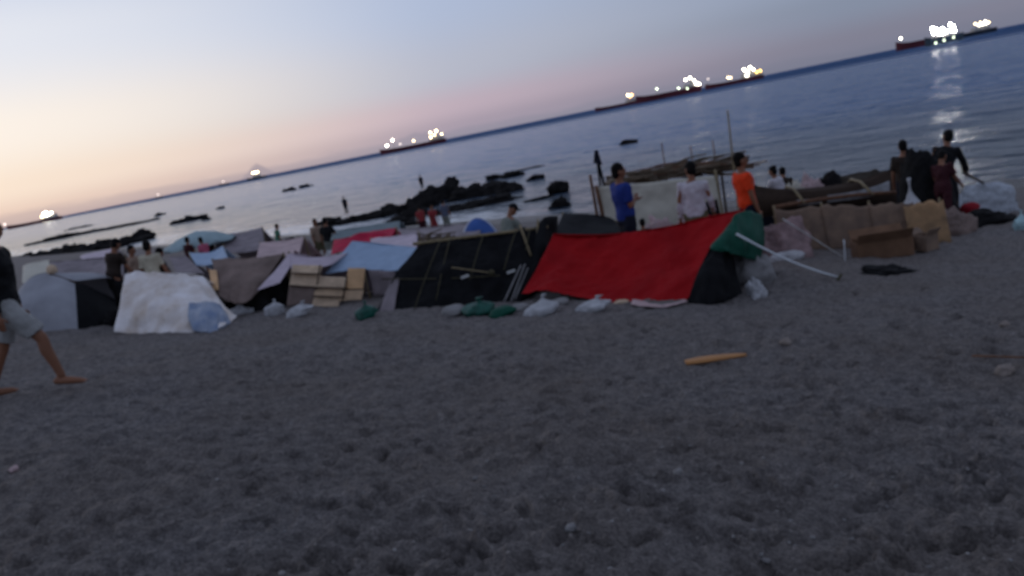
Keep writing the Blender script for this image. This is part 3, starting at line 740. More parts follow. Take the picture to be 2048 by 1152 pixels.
# standing between the red tent and the sea
person('standing person in bright orange red shirt behind the red tent', (1478, 303), 12.3, 82, dict(lean=-3, arms=((-2, 5, 10), (2, 6, 14)), head=(6, 0)), C_ORANGE, C_NAVY, voxel=.014, trousers=True)
person('standing person in blue shirt and dark trousers with folded arms', (1234, 325), 12.6, 72, dict(lean=-2, side=2, arms=((4, 1, 100), (6, 1, 108)), inward=(.9, .9), head=(10, 0)), C_BLUE, C_NAVY, trousers=True, voxel=.014)
person('person in pale grey long sleeved shirt and khaki shorts seen from behind', (1378, 322), 12.4, 15, dict(lean=2, side=2, arms=((2, 12, 8), (6, 14, 24)), head=(-25, 6)), C_WHITE, C_KHAKI, long_sleeves=True, voxel=.014)
person('black haired child whose head just shows above the red tent', (1283, 436), 11.9, 10, dict(lean=4), C_BROWN, C_NAVY, voxel=.016)
person('person in cap and grey green shirt sitting behind the black tent', (1030, 416), 16.5, 60, dict(lean=22, legs=((82, 10, 95), (78, 10, 90)), arms=((40, 8, 60), (45, 8, 55)), head=(10, 12)), C_GREYS, C_NAVY, cap=C_BLACK, voxel=.016, hair=None, scale=1.0)
# the right, around the nets
person('person in black bending over the white net pile', (1897, 259), 15.2, 35, dict(lean=20, side=9, legs=((14, 7, 14), (-4, 9, 10)), arms=((14, 14, 24), (30, 20, 22)), head=(-30, -4)), C_BLACK, C_BLACK, long_sleeves=True, trousers=True, voxel=.016)
person('dark person standing left of the black net heap, head turned to the sea', (1804, 279), 15.4, 30, dict(lean=4, head=(-10, 0)), C_BROWN, C_NAVY, trousers=True, voxel=.016)
person('person in dark maroon standing in front of the black net heap', (1886, 300), 14.3, 60, dict(lean=12, side=-6, legs=((10, 6, 8), (-12, 6, 10)), arms=((20, 8, 30), (20, 8, 30)), head=(0, 14)), C_MAROON, C_MAROON, trousers=True, voxel=.016)
person('seated person in white and black facing the sea behind the orange shirt', (1540, 318), 19.0, -35, dict(lean=12, legs=((70, 10, 75), (66, 10, 72)), arms=((35, 8, 50), (40, 8, 50))), C_WHITE, C_NAVY, voxel=.018, scale=1.02, hair='bun')
person('hunched person in dark brown beside the seated one in white', (1562, 322), 19.6, 20, dict(lean=26, legs=((70, 10, 80), (66, 10, 76)), arms=((35, 8, 40), (40, 8, 40))), C_BROWN, C_NAVY, voxel=.018, scale=1.0)
# left, among the tents
person('person in dark brown clothes leaning beside the mauve tarp', (234, 476), 14.4, 25, dict(lean=14, side=8, arms=((10, 10, 30), (14, 12, 20)), head=(0, 10)), C_BROWN, C_BLACK, trousers=True, voxel=.018)
person('person in tan shirt half hidden behind the one in dark brown', (262, 490), 15.6, 100, dict(lean=12), C_TAN, C_NAVY, voxel=.02)
person('black haired person in cream shirt with back turned, behind the white plastic tent', (291, 480), 13.7, 5, dict(lean=4, arms=((4, 16, 10), (4, 16, 10))), C_CREAM, C_BLACK, trousers=True, voxel=.018)
person('person in black to the right of the cream shirt', (320, 494), 13.9, 30, dict(lean=16, side=10, arms=((10, 22, 20), (10, 22, 20))), C_BLACK, C_BLACK, long_sleeves=True, trousers=True, voxel=.02)
person('person with maroon top under the pale teal canopy', (373, 473), 24., 20, dict(lean=8), C_MAROON, C_NAVY, voxel=.024, hands=False)
person('person with pink top under the pale teal canopy', (398, 474), 24., -60, dict(lean=10), C_PINKS, C_PALE, voxel=.024, hands=False)
person('person in brown at the left end of the grey mauve awning', (420, 468), 25., 60, dict(lean=10), C_BROWN, C_NAVY, voxel=.024, hands=False)
person('small distant person in green at the water\'s edge', (553, 447), 31., 70, dict(lean=8), C_GREEN, C_GREEN, voxel=.026, hands=False, trousers=True)
person('tan figure left of the one in black, behind the pink tent', (628, 437), 25., 150, dict(lean=4), C_TAN, C_KHAKI, voxel=.022, hands=False)
person('person in black seen from behind, in front of the rock outcrop', (648, 434), 23., 10, dict(lean=4, arms=((4, 18, 20), (4, 18, 20))), C_BLACK, C_GREYS, voxel=.02, hands=False)
person('left one of the two people in dull red by the outcrop', (836, 410), 33., -20, dict(lean=6), C_RED, C_MAROON, voxel=.026, hands=False)
person('right one of the two people in dull red by the outcrop', (862, 408), 32., 150, dict(lean=10), C_RED, C_RED, voxel=.026, hands=False, trousers=True)
person('person in grey blue right of the two in dull red', (884, 397), 33., 20, dict(lean=2), C_DUSK, C_GREYS, voxel=.026, hands=False, trousers=True)
person('lone dark figure standing on the near end of the outcrop', (686, 392), 72., 10, dict(lean=0), C_NAVY, C_BLACK, voxel=.03, hands=False, trousers=True, base=.15)
person('lone dark figure standing on the far end of the outcrop', (839, 349), 86., 0, dict(lean=0), C_NAVY, C_BLACK, voxel=.03, hands=False, trousers=True, base=.2)

# ------------------------------------------------------------------ helpers for camp things
def stick(name, a, b, r, mat, parent=None, label=None, cat=None, group=None, n=7, bend=0.):
    a, b = Vector(a), Vector(b); m = MB(); pts = []
    for i in range(6):
        f = i / 5; p = a.lerp(b, f); p.z -= bend * math.sin(math.pi * f); pts.append(p)
    m.tube(pts, [r * (1.08 - .16 * i / 5) for i in range(6)], n)
    if parent: return m.build(name, mat, parent)
    o = m.build(name, mat, None, a); return tag(o, label, cat, group)
def bag(name, mat, c, w, d, h, label, cat='bag', seed=1, knot=True, rot=0., lean=(0, 0), group=None, parent=None):
    """A filled sack slumped on the ground, gathered to a tied neck."""
    n, nv = 22, 16; V = []; Fc = []
    for j in range(nv + 1):
        f = j / nv
        if knot:
            prof = (.72 + .4 * math.sin(math.pi * min(f * 1.25, 1))) * (1 if f < .55 else max(.10, 1 - ((f - .55) / .33) ** 1.3)) if f < .88 else .10 + (f - .88) * 1.1
            z = h * f
        else:
            a = math.pi * f; prof = max(.02, math.sin(a) ** .55); z = h * (.5 - .5 * math.cos(a))
        for k in range(n):
            t = 2 * math.pi * k / n; V.append([w / 2 * prof * math.cos(t), d / 2 * prof * math.sin(t), z])
    A = np.array(V); A[:, 0] += lean[0] * (A[:, 2] / h) ** 1.5; A[:, 1] += lean[1] * (A[:, 2] / h) ** 1.5
    nz_ = fbm(A * (3.2 / max(w, .2)) + seed * 5.1, seed, 4); rad_ = np.stack([A[:, 0], A[:, 1], A[:, 0] * 0], -1); A = A + rad_ * (nz_ * .55)[:, None]
    A[:, 2] += h * .10 * fbm(A * 6 + seed, seed + 2, 2) * (A[:, 2] > .02)
    ca, sa = math.cos(rot), math.sin(rot); A = np.stack([A[:, 0] * ca - A[:, 1] * sa, A[:, 0] * sa + A[:, 1] * ca, A[:, 2]], -1) + np.array(c) - np.array([0, 0, .045])
    for j in range(nv):
        for k in range(n): Fc.append((j * n + k, j * n + (k + 1) % n, (j + 1) * n + (k + 1) % n, (j + 1) * n + k))
    Fc.append(tuple(range(n - 1, -1, -1))); Fc.append(tuple(nv * n + k for k in range(n)))
    mb = MB(); mb.add(A.tolist(), Fc)
    if parent: return mb.build(name, mat, parent)
    o = mb.build(name, mat, None, c); return tag(o, label, cat, group)
def heap(name, mat, c, rx, ry, h, label, cat, seed=1, rot=0., amp=.5, fq=1.6, group=None, parent=None):
    """A slumped pile: a low dome broken up by lumps."""
    nu, nv = 44, 22; V = []; Fc = []
    for j in range(nv + 1):
        a = math.pi / 2 * j / nv
        for k in range(nu):
            t = 2 * math.pi * k / nu; V.append([math.cos(a) ** .6 * math.cos(t), math.cos(a) ** .6 * math.sin(t), math.sin(a) ** .9])
    A = np.array(V); nn = fbm(A * fq + seed * 9.7, seed, 4, .6); nn2 = np.abs(fbm(A * fq * 3.5 + seed, seed + 4, 3))
    A = A * (1 + amp * nn + .25 * nn2)[:, None] * np.array([rx, ry, h]); A[:, 2] = np.maximum(A[:, 2], -.02)
    ca, sa = math.cos(rot), math.sin(rot); A = np.stack([A[:, 0] * ca - A[:, 1] * sa, A[:, 0] * sa + A[:, 1] * ca, A[:, 2] - .03], -1)
    A[:, 2] += np.array([gz(c[0] + p[0], c[1] + p[1]) - gz(c[0], c[1]) for p in A])
    A = A + np.array(c)
    for j in range(nv):
        for k in range(nu): Fc.append((j * nu + k, j * nu + (k + 1) % nu, (j + 1) * nu + (k + 1) % nu, (j + 1) * nu + k))
    mb = MB(); mb.add(A.tolist(), Fc)
    if parent: return mb.build(name, mat, parent)
    o = mb.build(name, mat, None, c); return tag(o, label, cat, group)
def board(name, mat, parent, quad, th=.012, seed=1, warp=.012):
    """A stiff sheet through four corners (tl, tr, br, bl), slightly warped."""
    tl, tr, br, bl = quad; return cloth(name, mat, parent, [[tl, tr], [bl, br]], nu=10, nv=8, wr=warp, thick=th, seed=seed, fq=1.6)
def down(p, dx_=0., dy_=0., up=.03):                  # a point on the beach below p
    x, y = p.x + dx_, p.y + dy_; return Vector((x, y, gz(x, y) + up))
def tent(name, label, at_, group='makeshift tents'):
    return thing(name, label, 'tent', at_, group)
def back_panel(mat, t, ridge, dx_=.45, dy_=.95, **k):  # the far slope, from the ridge to the beach behind
    return cloth('rear_sheet', mat, t, [ridge, [down(p, dx_, dy_) for p in ridge]], **k)

# ------------------------------------------------------------------ red tent
ridge = [P(1106, 468, 11.2), P(1170, 470, 11.1), P(1235, 467, 10.95), P(1305, 458, 10.75), P(1400, 437, 10.45), P(1488, 419, 10.2)]
hem = [P(1044, 588, 10.5), P(1100, 592, 10.3), P(1170, 596, 10.05), P(1245, 602, 9.8), P(1310, 609, 9.6), P(1372, 602, 9.42)]
mid = [a.lerp(b, .5) + Vector((0, -.02, -.035)) for a, b in zip(ridge, hem)]
t = tent('tarp_tent', 'bright red tarp tent with a black and green end, sandbags along its hem', down(hem[3]))
cloth('tarp', M_REDT, t, [ridge, mid, hem], nu=80, nv=50, wr=.075, fold=.055, sag=.09, seed=3, fq=1.6, smooth_rows=True)
back_panel(M_REDT, t, ridge, nu=30, nv=16, seed=4)
cloth('end_sheet', M_BLACKT, t, [[P(1421, 492, 9.78), P(1440, 490, 9.8), P(1468, 520, 10.0)], [P(1394, 548, 9.5), P(1436, 545, 9.42), P(1477, 556, 9.8)], [P(1374, 604, 9.36), P(1425, 610, 9.2), P(1486, 590, 9.62)]], nu=28, nv=26, wr=.045, fold=.02, seed=5, smooth_rows=True)
cloth('green_drape', M_GREENT, t, [[P(1440, 470, 9.98), P(1478, 424, 10.1), P(1525, 428, 10.5)], [P(1420, 496, 9.72), P(1474, 468, 9.82), P(1530, 480, 10.25)], [P(1436, 502, 9.66), P(1478, 512, 9.74), P(1520, 526, 10.1)]], nu=30, nv=26, wr=.03, fold=.025, seed=6, smooth_rows=True)
for a in (ridge[0], ridge[-1]):
    stick('pole', down(a, .02, .05, -.05), a + Vector((.01, .04, -.02)), .022, M_BAMBOO, t)
stick('ridge_pole', ridge[0] + Vector((.05, .08, -.20)), ridge[-1] + Vector((0, .08, -.16)), .016, M_BAMBOO, t, bend=.12)
stick('guy_pole', P(1473, 468, 9.75), G(1678, 562, .02), .015, M_WPOLE, t, bend=.06)
stick('guy_rope', P(1566, 438, 10.6), G(1690, 520, .02), .008, M_WROPE, t)
stick('peg', G(1690, 522, -.05), P(1688, 480, 11.3), .012, M_WPOLE, t)
stick('peg', G(1668, 565, -.04), G(1684, 560, .06), .02, M_ROPE, t)
c = G(1515, 592); heap('crumpled_cloth', M_WBAG, c, .11, .09, .21, 'crumpled whitish cloth on the sand beside the green end of the red tent', 'cloth', 21, amp=.9)
c = down(P(1500, 560, 10.2)); heap('cloth_bundle', M_GRBAG, c, .26, .22, .38, 'greyish bundle under the green drape of the red tent', 'bundle', 22, amp=.6)
for (x, y, w, h, lb, m, sd, ro, le) in [
    (1076, 632, .36, .28, 'white pointed sack at the left corner of the red tent', M_WBAG, 1, .3, (.14, .0)),
    (1182, 622, .36, .22, 'white sack pressing down the middle of the red hem', M_WBAG, 2, -.3, (.12, .02)),
    (1120, 606, .26, .10, 'small pale bag between the two white sacks at the red hem', M_GRBAG, 3, .2, (0, 0)),
    (1242, 606, .2, .08, 'small tan bag under the red hem, right of the white sacks', M_CARD2, 4, 0, (0, 0)),
    (548, 630, .28, .30, 'left one of two pale blue pointed sacks before the dark bundles', M_WBAG, 5, 0, (.07, 0)),
    (592, 633, .30, .24, 'right one of two pale blue pointed sacks before the cardboard', M_WBAG, 6, .4, (.15, 0)),
    (732, 634, .27, .26, 'green plastic bag at the left foot of the black tent', M_GBAG, 7, .1, (.03, 0)),
    (956, 626, .42, .25, 'big bright green plastic bag in front of the black tent', M_GBAG, 8, -.2, (.05, 0)),
    (1003, 632, .34, .16, 'low dark green bag right of the big bright green one', M_GREENT, 9, .2, (.03, 0)),
    (906, 628, .30, .15, 'slumped grey sack left of the big bright green bag', M_GRBAG, 11, .0, (0, 0)),
    (1040, 622, .26, .14, 'grey sack between the black tent and the red tent', M_GRBAG, 13, .2, (0, 0))]:
    bag('sandbag', m, G(x, y), w, w * .8, h, lb, 'bag', sd, h > .2, ro, le, 'bags weighing down the tents')
c = G(1330, 612); board_t = tag(cloth('hem_sheet', M_PINK, t, [[P(1265, 600, 9.72), P(1318, 604, 9.6), P(1372, 598, 9.45)], [G(1262, 612, .02), G(1320, 618, .02), G(1376, 608, .02)]], nu=16, nv=6, wr=.02, seed=7), None)

# ------------------------------------------------------------------ black tent with bamboo and straps
ridge = [P(842, 486, 12.0), P(900, 478, 11.95), P(960, 470, 11.9), P(1030, 462, 11.85), P(1086, 456, 11.8)]
hem = [P(752, 622, 11.2), P(830, 626, 10.95), P(905, 622, 10.85), P(975, 616, 10.8), P(1040, 604, 10.75)]
mid = [P(792, 548, 11.55), P(868, 548, 11.35), P(938, 545, 11.3), P(1006, 538, 11.28), P(1066, 528, 11.25)]
t = tent('tarp_tent', 'large black plastic tent tied down with bamboo poles and yellowish straps', down(hem[2]))
cloth('tarp', M_BLACKT, t, [ridge, mid, hem], nu=80, nv=50, wr=.06, fold=.035, seed=11, smooth_rows=True)
back_panel(M_BLACKT, t, ridge, nu=24, nv=14, seed=12)
cloth('end_sheet', M_BLACKT, t, [[P(1072, 452, 11.75), P(1092, 434, 11.8), P(1116, 432, 12.2)], [P(1062, 530, 11.2), P(1085, 525, 11.3), P(1112, 510, 12.2)], [P(1040, 604, 10.75), P(1068, 588, 11.1), P(1108, 560, 12.3)]], nu=20, nv=22, wr=.04, seed=13, smooth_rows=True)
cloth('grey_skirt', M_MAUVE, t, [[P(782, 560, 11.5), P(800, 556, 11.45)], [P(756, 626, 11.12), P(786, 628, 11.0)]], nu=8, nv=12, wr=.03, seed=14)
rp = stick('ridge_pole', P(826, 488, 12.0), P(1096, 454, 11.72), .024, M_BAMBOO, t)
for (a, b, d0, d1) in [((880, 482), (828, 620), 11.9, 10.88), ((966, 472), (940, 560), 11.82, 11.1), ((900, 478), (872, 600), 11.86, 10.9), ((1032, 462), (1008, 540), 11.8, 11.15), ((1060, 460), (1052, 500), 11.75, 11.35)]:
    stick('strap', P(*a, d0 - .05), P(*b, d1 - .05), .008, M_ROPE, t, bend=-.02)
stick('tie_rope', P(764, 558, 11.45), P(1000, 551, 11.05), .009, M_ROPE, t, bend=.02)
stick('bamboo_strip', P(903, 535, 11.28), P(984, 546, 11.1), .012, M_BAMBOO, t)
MB().ell(P(983, 545, 11.06), (.05, .04, .045)).build('rope_knot', M_ROPE, t)
for (x, y) in ((930, 553), (1022, 543)): MB().box(P(x, y, 11.08), (.12, .015, .035), Matrix.Rotation(-.15, 3, 'Y')).build('white_tag', M_WROPE, t, smooth=False)
for (a, b) in [((1008, 604), (1042, 530)), ((1022, 604), (1050, 528)), ((1030, 598), (1056, 536))]:
    stick('white_strip', P(*a, 10.66), P(*b, 11.0), .010, M_GRBAG, t)
stick('cross_pole', P(1040, 450, 11.7), P(1062, 512, 11.35), .016, M_BAMBOO, t); stick('cross_pole', P(1076, 438, 11.7), P(1074, 478, 11.6), .016, M_BAMBOO, t)
heapm = material('brown_thatch', (.17, .125, .085), var=.5, scale=20, bump=.8, bscale=50)
sh_ = MB()
for i in range(46):
    a = P(rnd.uniform(845, 915), rnd.uniform(468, 480), rnd.uniform(12.1, 12.4)); sh_.tube([a, a + Vector((rnd.uniform(-.25, .3), rnd.uniform(-.15, .15), rnd.uniform(-.10, .05)))], .012, 5)
tag(sh_.build('thatch_bundle', heapm, t), None)

# ------------------------------------------------------------------ light blue tarp tent, lilac tent, cardboard
ridge = [P(704, 482, 14.2), P(732, 484, 14.2), P(780, 489, 14.0), P(834, 496, 13.7)]
hem = [P(648, 548, 13.4), P(726, 538, 13.3), P(760, 540, 13.2), P(796, 541, 13.0)]
t = tent('tarp_tent', 'light blue tarp tent with a peaked top between cardboard and black tent', down(hem[1]))
cloth('tarp', M_BLUET, t, [ridge, hem], nu=40, nv=26, wr=.02, fold=.01, sag=.04, seed=21)
back_panel(M_BLUET, t, ridge, nu=20, nv=12, seed=22)
for a in (ridge[0], ridge[-1], hem[1], hem[3]): stick('pole', down(a, 0, .03, -.05), a + Vector((0, .03, -.01)), .018, M_BAMBOO, t)
cloth('side_cloth', M_MAUVE, t, [[P(736, 540, 13.25), P(790, 542, 13.05)], [down(P(736, 540, 13.2)), down(P(790, 542, 13.0))]], nu=14, nv=12, wr=.05, seed=23)
ridge = [P(578, 507, 13.6), P(604, 510, 13.6), P(640, 515, 13.5), P(696, 506, 13.9)]
hem = [P(584, 546, 13.1), P(606, 540, 13.1), P(640, 534, 13.1), P(664, 530, 13.4)]
t = tent('tarp_tent', 'lilac sheet tent with a long pointed flap hanging to the left', down(ridge[0]))
cloth('sheet', M_LILAC, t, [ridge, hem], nu=30, nv=16, wr=.018, sag=.03, seed=25)
cloth('flap', M_LILAC, t, [[P(577, 507, 13.6), P(579, 507, 13.58)], [P(548, 544, 13.1), P(582, 530, 13.3)], [P(514, 580, 12.6), P(560, 566, 12.75)]], nu=16, nv=22, wr=.015, seed=26)
back_panel(M_LILAC, t, ridge, nu=16, nv=12, seed=27)
stick('pole', down(ridge[0], 0, .02, -.05), ridge[0] + Vector((0, .02, .03)), .02, M_BAMBOO, t); stick('pole', down(ridge[-1], 0, .02, -.05), ridge[-1] + Vector((0, .02, 0)), .02, M_BAMBOO, t)
for (x, y, rx, h, lb, sd) in [(500, 622, .42, .36, 'black bundle left of the two pale blue sacks', 31), (548, 612, .40, .46, 'black bundle under the lilac flap', 32)]:
    heap('luggage_bundle', M_DBAG, G(x, y), rx, .3, h, lb, 'bundle', sd, amp=.55, group='dark bundles under the lilac flap')
t = thing('cardboard_barrier', 'low wall of flattened cardboard cartons tied with dark strips', 'windbreak', G(650, 612), None)
def card(x0, y0, x1, y1, Y, mat, sd, sk=0): board('cardboard_sheet', mat, t, (P(x0, y0, Y), P(x1, y0 + sk, Y), P(x1 - 5, y1 + sk, Y - .12), P(x0 - 5, y1, Y - .12)), seed=sd)
card(586, 529, 645, 546, 12.85, M_CARD2, 1, 2); card(583, 547, 642, 572, 12.8, M_CARD2, 2, 2); card(578, 573, 632, 612, 12.72, M_TAUPE, 3)
card(634, 553, 696, 574, 12.78, M_CARD2, 4, 2); card(632, 575, 692, 592, 12.72, M_CARD, 5, 1); card(628, 593, 682, 612, 12.66, M_CARD2, 6, 1)
card(696, 536, 731, 582, 12.82, M_CARD3, 7); card(684, 581, 728, 602, 12.7, M_CARD, 8, -3)
for (a, b, d) in [((582, 546), (646, 549), 12.72), ((580, 571), (640, 575), 12.68), ((630, 575), (696, 577), 12.64), ((628, 592), (690, 595), 12.58), ((684, 580), (732, 578), 12.64), ((640, 530), (628, 612), 12.7), ((694, 552), (684, 606), 12.6)]:
    stick('tie_strip', P(*a, d), P(*b, d - .02), .011, M_DARKWOOD, t)

# ------------------------------------------------------------------ taupe tent, white plastic tent, grey dome tent, mauve tarp
ridge = [P(424, 520, 13.9), P(470, 516, 13.8), P(515, 515, 13.7), P(566, 508, 13.6)]
hem = [P(436, 592, 12.9), P(462, 602, 12.75), P(490, 606, 12.65), P(516, 584, 12.9)]
t = tent('tarp_tent', 'taupe sheet tent between the white plastic tent and the lilac flap', down(hem[1]))
cloth('sheet', M_TAUPE, t, [ridge, hem], nu=28, nv=24, wr=.035, fold=.02, seed=41)
back_panel(M_TAUPE, t, ridge, nu=16, nv=12, seed=42)
cloth('yellow_strip', M_CARD3, t, [[P(418, 538, 13.55), P(433, 540, 13.5)], [P(424, 585, 13.0), P(438, 580, 12.98)]], nu=6, nv=10, wr=.02, seed=43)
for a in (ridge[0], ridge[-1]): stick('pole', down(a, 0, .03, -.05), a + Vector((0, .03, .02)), .02, M_BAMBOO, t)
ridge = [P(250, 548, 12.9), P(290, 545, 12.85), P(340, 546, 12.7), P(385, 548, 12.75), P(410, 556, 12.95)]
mid = [P(240, 604, 12.3), P(292, 604, 12.15), P(358, 604, 11.98), P(412, 604, 12.05), P(440, 600, 12.4)]
hem = [P(228, 664, 11.95), P(290, 667, 11.82), P(368, 668, 11.5), P(430, 664, 11.35), P(474, 632, 12.0)]
t = tent('plastic_tent', 'squat white plastic sheet tent, stained, with a blue right side', down(hem[2]))
cloth('sheet', M_WHITES, t, [ridge, mid, hem], nu=80, nv=44, wr=.04, fold=.045, seed=45, smooth_rows=True)
back_panel(M_WHITES, t, ridge, .3, 1.1, nu=20, nv=14, seed=46)
cloth('blue_sheet', M_BLUEP, t, [[P(378, 606, 11.82), P(410, 602, 11.86), P(440, 608, 12.05)], [P(376, 634, 11.55), P(420, 634, 11.52), P(455, 630, 11.85)], [P(386, 662, 11.38), P(425, 666, 11.26), P(462, 646, 11.7)]], nu=24, nv=18, wr=.04, fold=.02, seed=47, smooth_rows=True)
for a in (ridge[0], ridge[-1], ridge[2]): stick('pole', down(a, 0, .05, -.05), a + Vector((0, .05, -.02)), .02, M_BAMBOO, t)
heap('hem_rag', M_WBAG, G(470, 632), .22, .16, .12, 'white rag at the right corner of the white plastic tent', 'cloth', 48, amp=.8)
t = tent('dome_tent', 'grey dome tent with a black side panel at the left edge', G(100, 668))
top = [P(40, 576, 13.6), P(64, 554, 13.7), P(98, 545, 13.75), P(130, 550, 13.65), P(150, 562, 13.5)]
md = [P(18, 618, 13.1), P(52, 606, 13.0), P(96, 600, 12.95), P(132, 604, 12.95), P(155, 612, 13.0)]
bt = [P(10, 668, 13.0), P(50, 670, 12.82), P(90, 670, 12.72), P(128, 670, 12.65), P(157, 670, 12.62)]
cloth('front_panel', M_GREYT, t, [top, md, bt], nu=30, nv=24, wr=.012, seed=51, smooth_rows=True)
sd_top = [P(150, 562, 13.5), P(190, 578, 13.7), P(234, 600, 14.1)]; sd_bt = [P(157, 670, 12.62), P(195, 670, 12.75), P(228, 664, 13.1)]
cloth('side_panel', M_BLACKT, t, [sd_top, [a.lerp(b, .5) + Vector((.05, -.08, .03)) for a, b in zip(sd_top, sd_bt)], sd_bt], nu=22, nv=18, wr=.012, seed=52, smooth_rows=True)
cloth('rear_panel', M_GREYT, t, [top, [p.lerp(down(p, .6, 1.3), .5) + Vector((.1, .15, .25)) for p in top], [down(p, .6, 1.3) for p in top]], nu=22, nv=16, wr=.012, seed=53, smooth_rows=True)
stick('tent_pole', P(100, 548, 13.7), P(152, 565, 13.45), .02, M_DARKWOOD, t); MB().ell(P(104, 540, 13.75), (.09, .08, .10)).build('tan_pouch', M_CARD2, t)
ridge = [P(98, 524, 20.5), P(150, 520, 20.4), P(200, 515, 20.2), P(248, 508, 20.0)]
hem = [P(110, 566, 18.4), P(160, 574, 17.9), P(210, 584, 17.2), P(246, 596, 16.6)]
t = tent('tarp_tent', 'long mauve grey tarp tent behind the grey dome tent', down(hem[1]))
cloth('tarp', M_MAUVE, t, [ridge, hem], nu=36, nv=24, wr=.03, sag=.05, seed=55); back_panel(M_MAUVE, t, ridge, nu=16, nv=10, seed=56)
for a in (ridge[0], ridge[-1]): stick('pole', down(a, 0, .03, -.05), a + Vector((0, .03, .02)), .022, M_BAMBOO, t)
ridge = [P(46, 532, 22.), P(70, 524, 22.), P(98, 520, 22.2)]
t = tent('tarp_tent', 'small pale sheet tent left of the mauve grey tarp', down(P(70, 545, 20.)))
cloth('sheet', M_CREAM, t, [ridge, [P(44, 566, 19.), P(72, 566, 19.), P(108, 560, 19.2)]], nu=20, nv=14, wr=.03, seed=57); back_panel(M_CREAM, t, ridge, nu=10, nv=8, seed=58)
ridge = [P(160, 512, 25.), P(200, 503, 25.), P(232, 496, 25.)]
t = tent('tarp_tent', 'low white grey sheet tent glimpsed between the mauve tarp and the rock ridge', down(P(200, 515, 24.)))
cloth('sheet', M_LILAC, t, [ridge, [P(165, 524, 23.), P(205, 518, 23.), P(236, 512, 23.)]], nu=16, nv=10, wr=.03, seed=59); back_panel(M_LILAC, t, ridge, nu=10, nv=8, seed=60)

# ------------------------------------------------------------------ the rows of tents behind
def sheet_tent(label, mat, ridge, hem, seed, wr=.025, poles=True, name='tarp_tent', sag=.04):
    R_ = [P(*a) for a in ridge]; H_ = [P(*a) for a in hem]; t = tent(name, label, down(H_[len(H_) // 2]))
    cloth('sheet', mat, t, [R_, H_], nu=26, nv=18, wr=wr, sag=sag, seed=seed); back_panel(mat, t, R_, nu=14, nv=10, seed=seed + 1)
    if poles:
        for a in (R_[0], R_[-1]): stick('pole', down(a, 0, .03, -.05), a + Vector((0, .03, .03)), .022, M_BAMBOO, t)
    return t
sheet_tent('dusty pink tarp tent behind the taupe one', M_PINK, [(520, 486, 19.8), (560, 482, 19.7), (608, 474, 19.6)], [(512, 518, 18.2), (556, 516, 18.), (598, 510, 18.)], 71)
sheet_tent('grey mauve awning with a dark upper edge, farthest of the left tents', M_MAUVE, [(436, 470, 26.), (480, 465, 25.8), (524, 455, 25.5)], [(428, 505, 24.), (480, 505, 23.6), (532, 500, 23.4)], 73, sag=.02)
sheet_tent('small light blue sheet tent below the people in maroon and pink', M_BLUET, [(378, 506, 18.), (415, 505, 18.), (446, 492, 18.)], [(392, 530, 16.8), (424, 530, 16.6), (458, 521, 16.6)], 75)
sheet_tent('mauve patch of tarp between the black clothed person and the taupe tent', M_MAUVE, [(338, 514, 17.), (372, 512, 17.)], [(352, 546, 15.6), (410, 548, 15.4)], 77, poles=False)
sheet_tent('crimson tarp tent behind the light blue one', M_CRIM, [(668, 480, 17.6), (705, 472, 17.6), (750, 462, 17.8), (792, 456, 18.)], [(662, 510, 16.2), (702, 502, 16.2), (742, 490, 16.4), (782, 478, 16.8)], 79, wr=.05)
sheet_tent('pale lilac sheet tent right of the crimson one', M_LILAC, [(742, 478, 16.6), (790, 472, 16.4), (836, 464, 16.2)], [(738, 496, 15.4), (790, 500, 15.), (832, 506, 14.8)], 81)
sheet_tent('flat teal grey tarp behind the crimson tent', M_TEALG, [(668, 462, 24.), (730, 452, 24.), (800, 442, 24.)], [(660, 482, 21.), (730, 472, 21.), (800, 462, 21.)], 83, poles=False)
sheet_tent('long low lilac grey tarp running up to the small blue dome', M_MAUVE, [(780, 458, 21.5), (860, 454, 21.), (965, 442, 20.5)], [(790, 482, 18.6), (870, 476, 18.), (960, 468, 17.6)], 85, poles=False)
sheet_tent('black tarp tent right behind the left end of the red tent', M_BLACKT, [(1126, 428, 15.8), (1165, 428, 15.6), (1212, 433, 15.4), (1234, 444, 15.2)], [(1104, 474, 14.2), (1150, 480, 14.), (1205, 484, 13.8), (1246, 480, 13.8)], 87, wr=.03)
t = tent('dome_tent', 'small blue dome tent in front of the people in dull red', onbeach(950, 462, 18.6)); c = ORG[t.name]
mb = MB(); mb.ell((0, 0, 0), (1, 1, 1), None, 28, 16); A = np.array(mb.v); A = A[:, :]; A *= np.array([.52, .5, .92]); A[:, 2] = np.maximum(A[:, 2], -.05); A[:, :] += .05 * fbm(A * 4, 3, 3)[:, None] * A; A += np.array(c) + np.array([.08, .2, .12]); mb.v = [tuple(p) for p in A]
mb.build('canopy', M_ROYAL, t)
for s in (-1, 1):
    pts = [Vector((c[0] + .08 + .52 * math.cos(a) * .98 * s, c[1] + .2 - .36 * math.cos(a), c[2] + .12 + .935 * math.sin(a))) for a in np.linspace(0, math.pi / 2, 8)]
    MB().tube(pts, .012, 6).build('tent_pole', M_WPOLE, t)
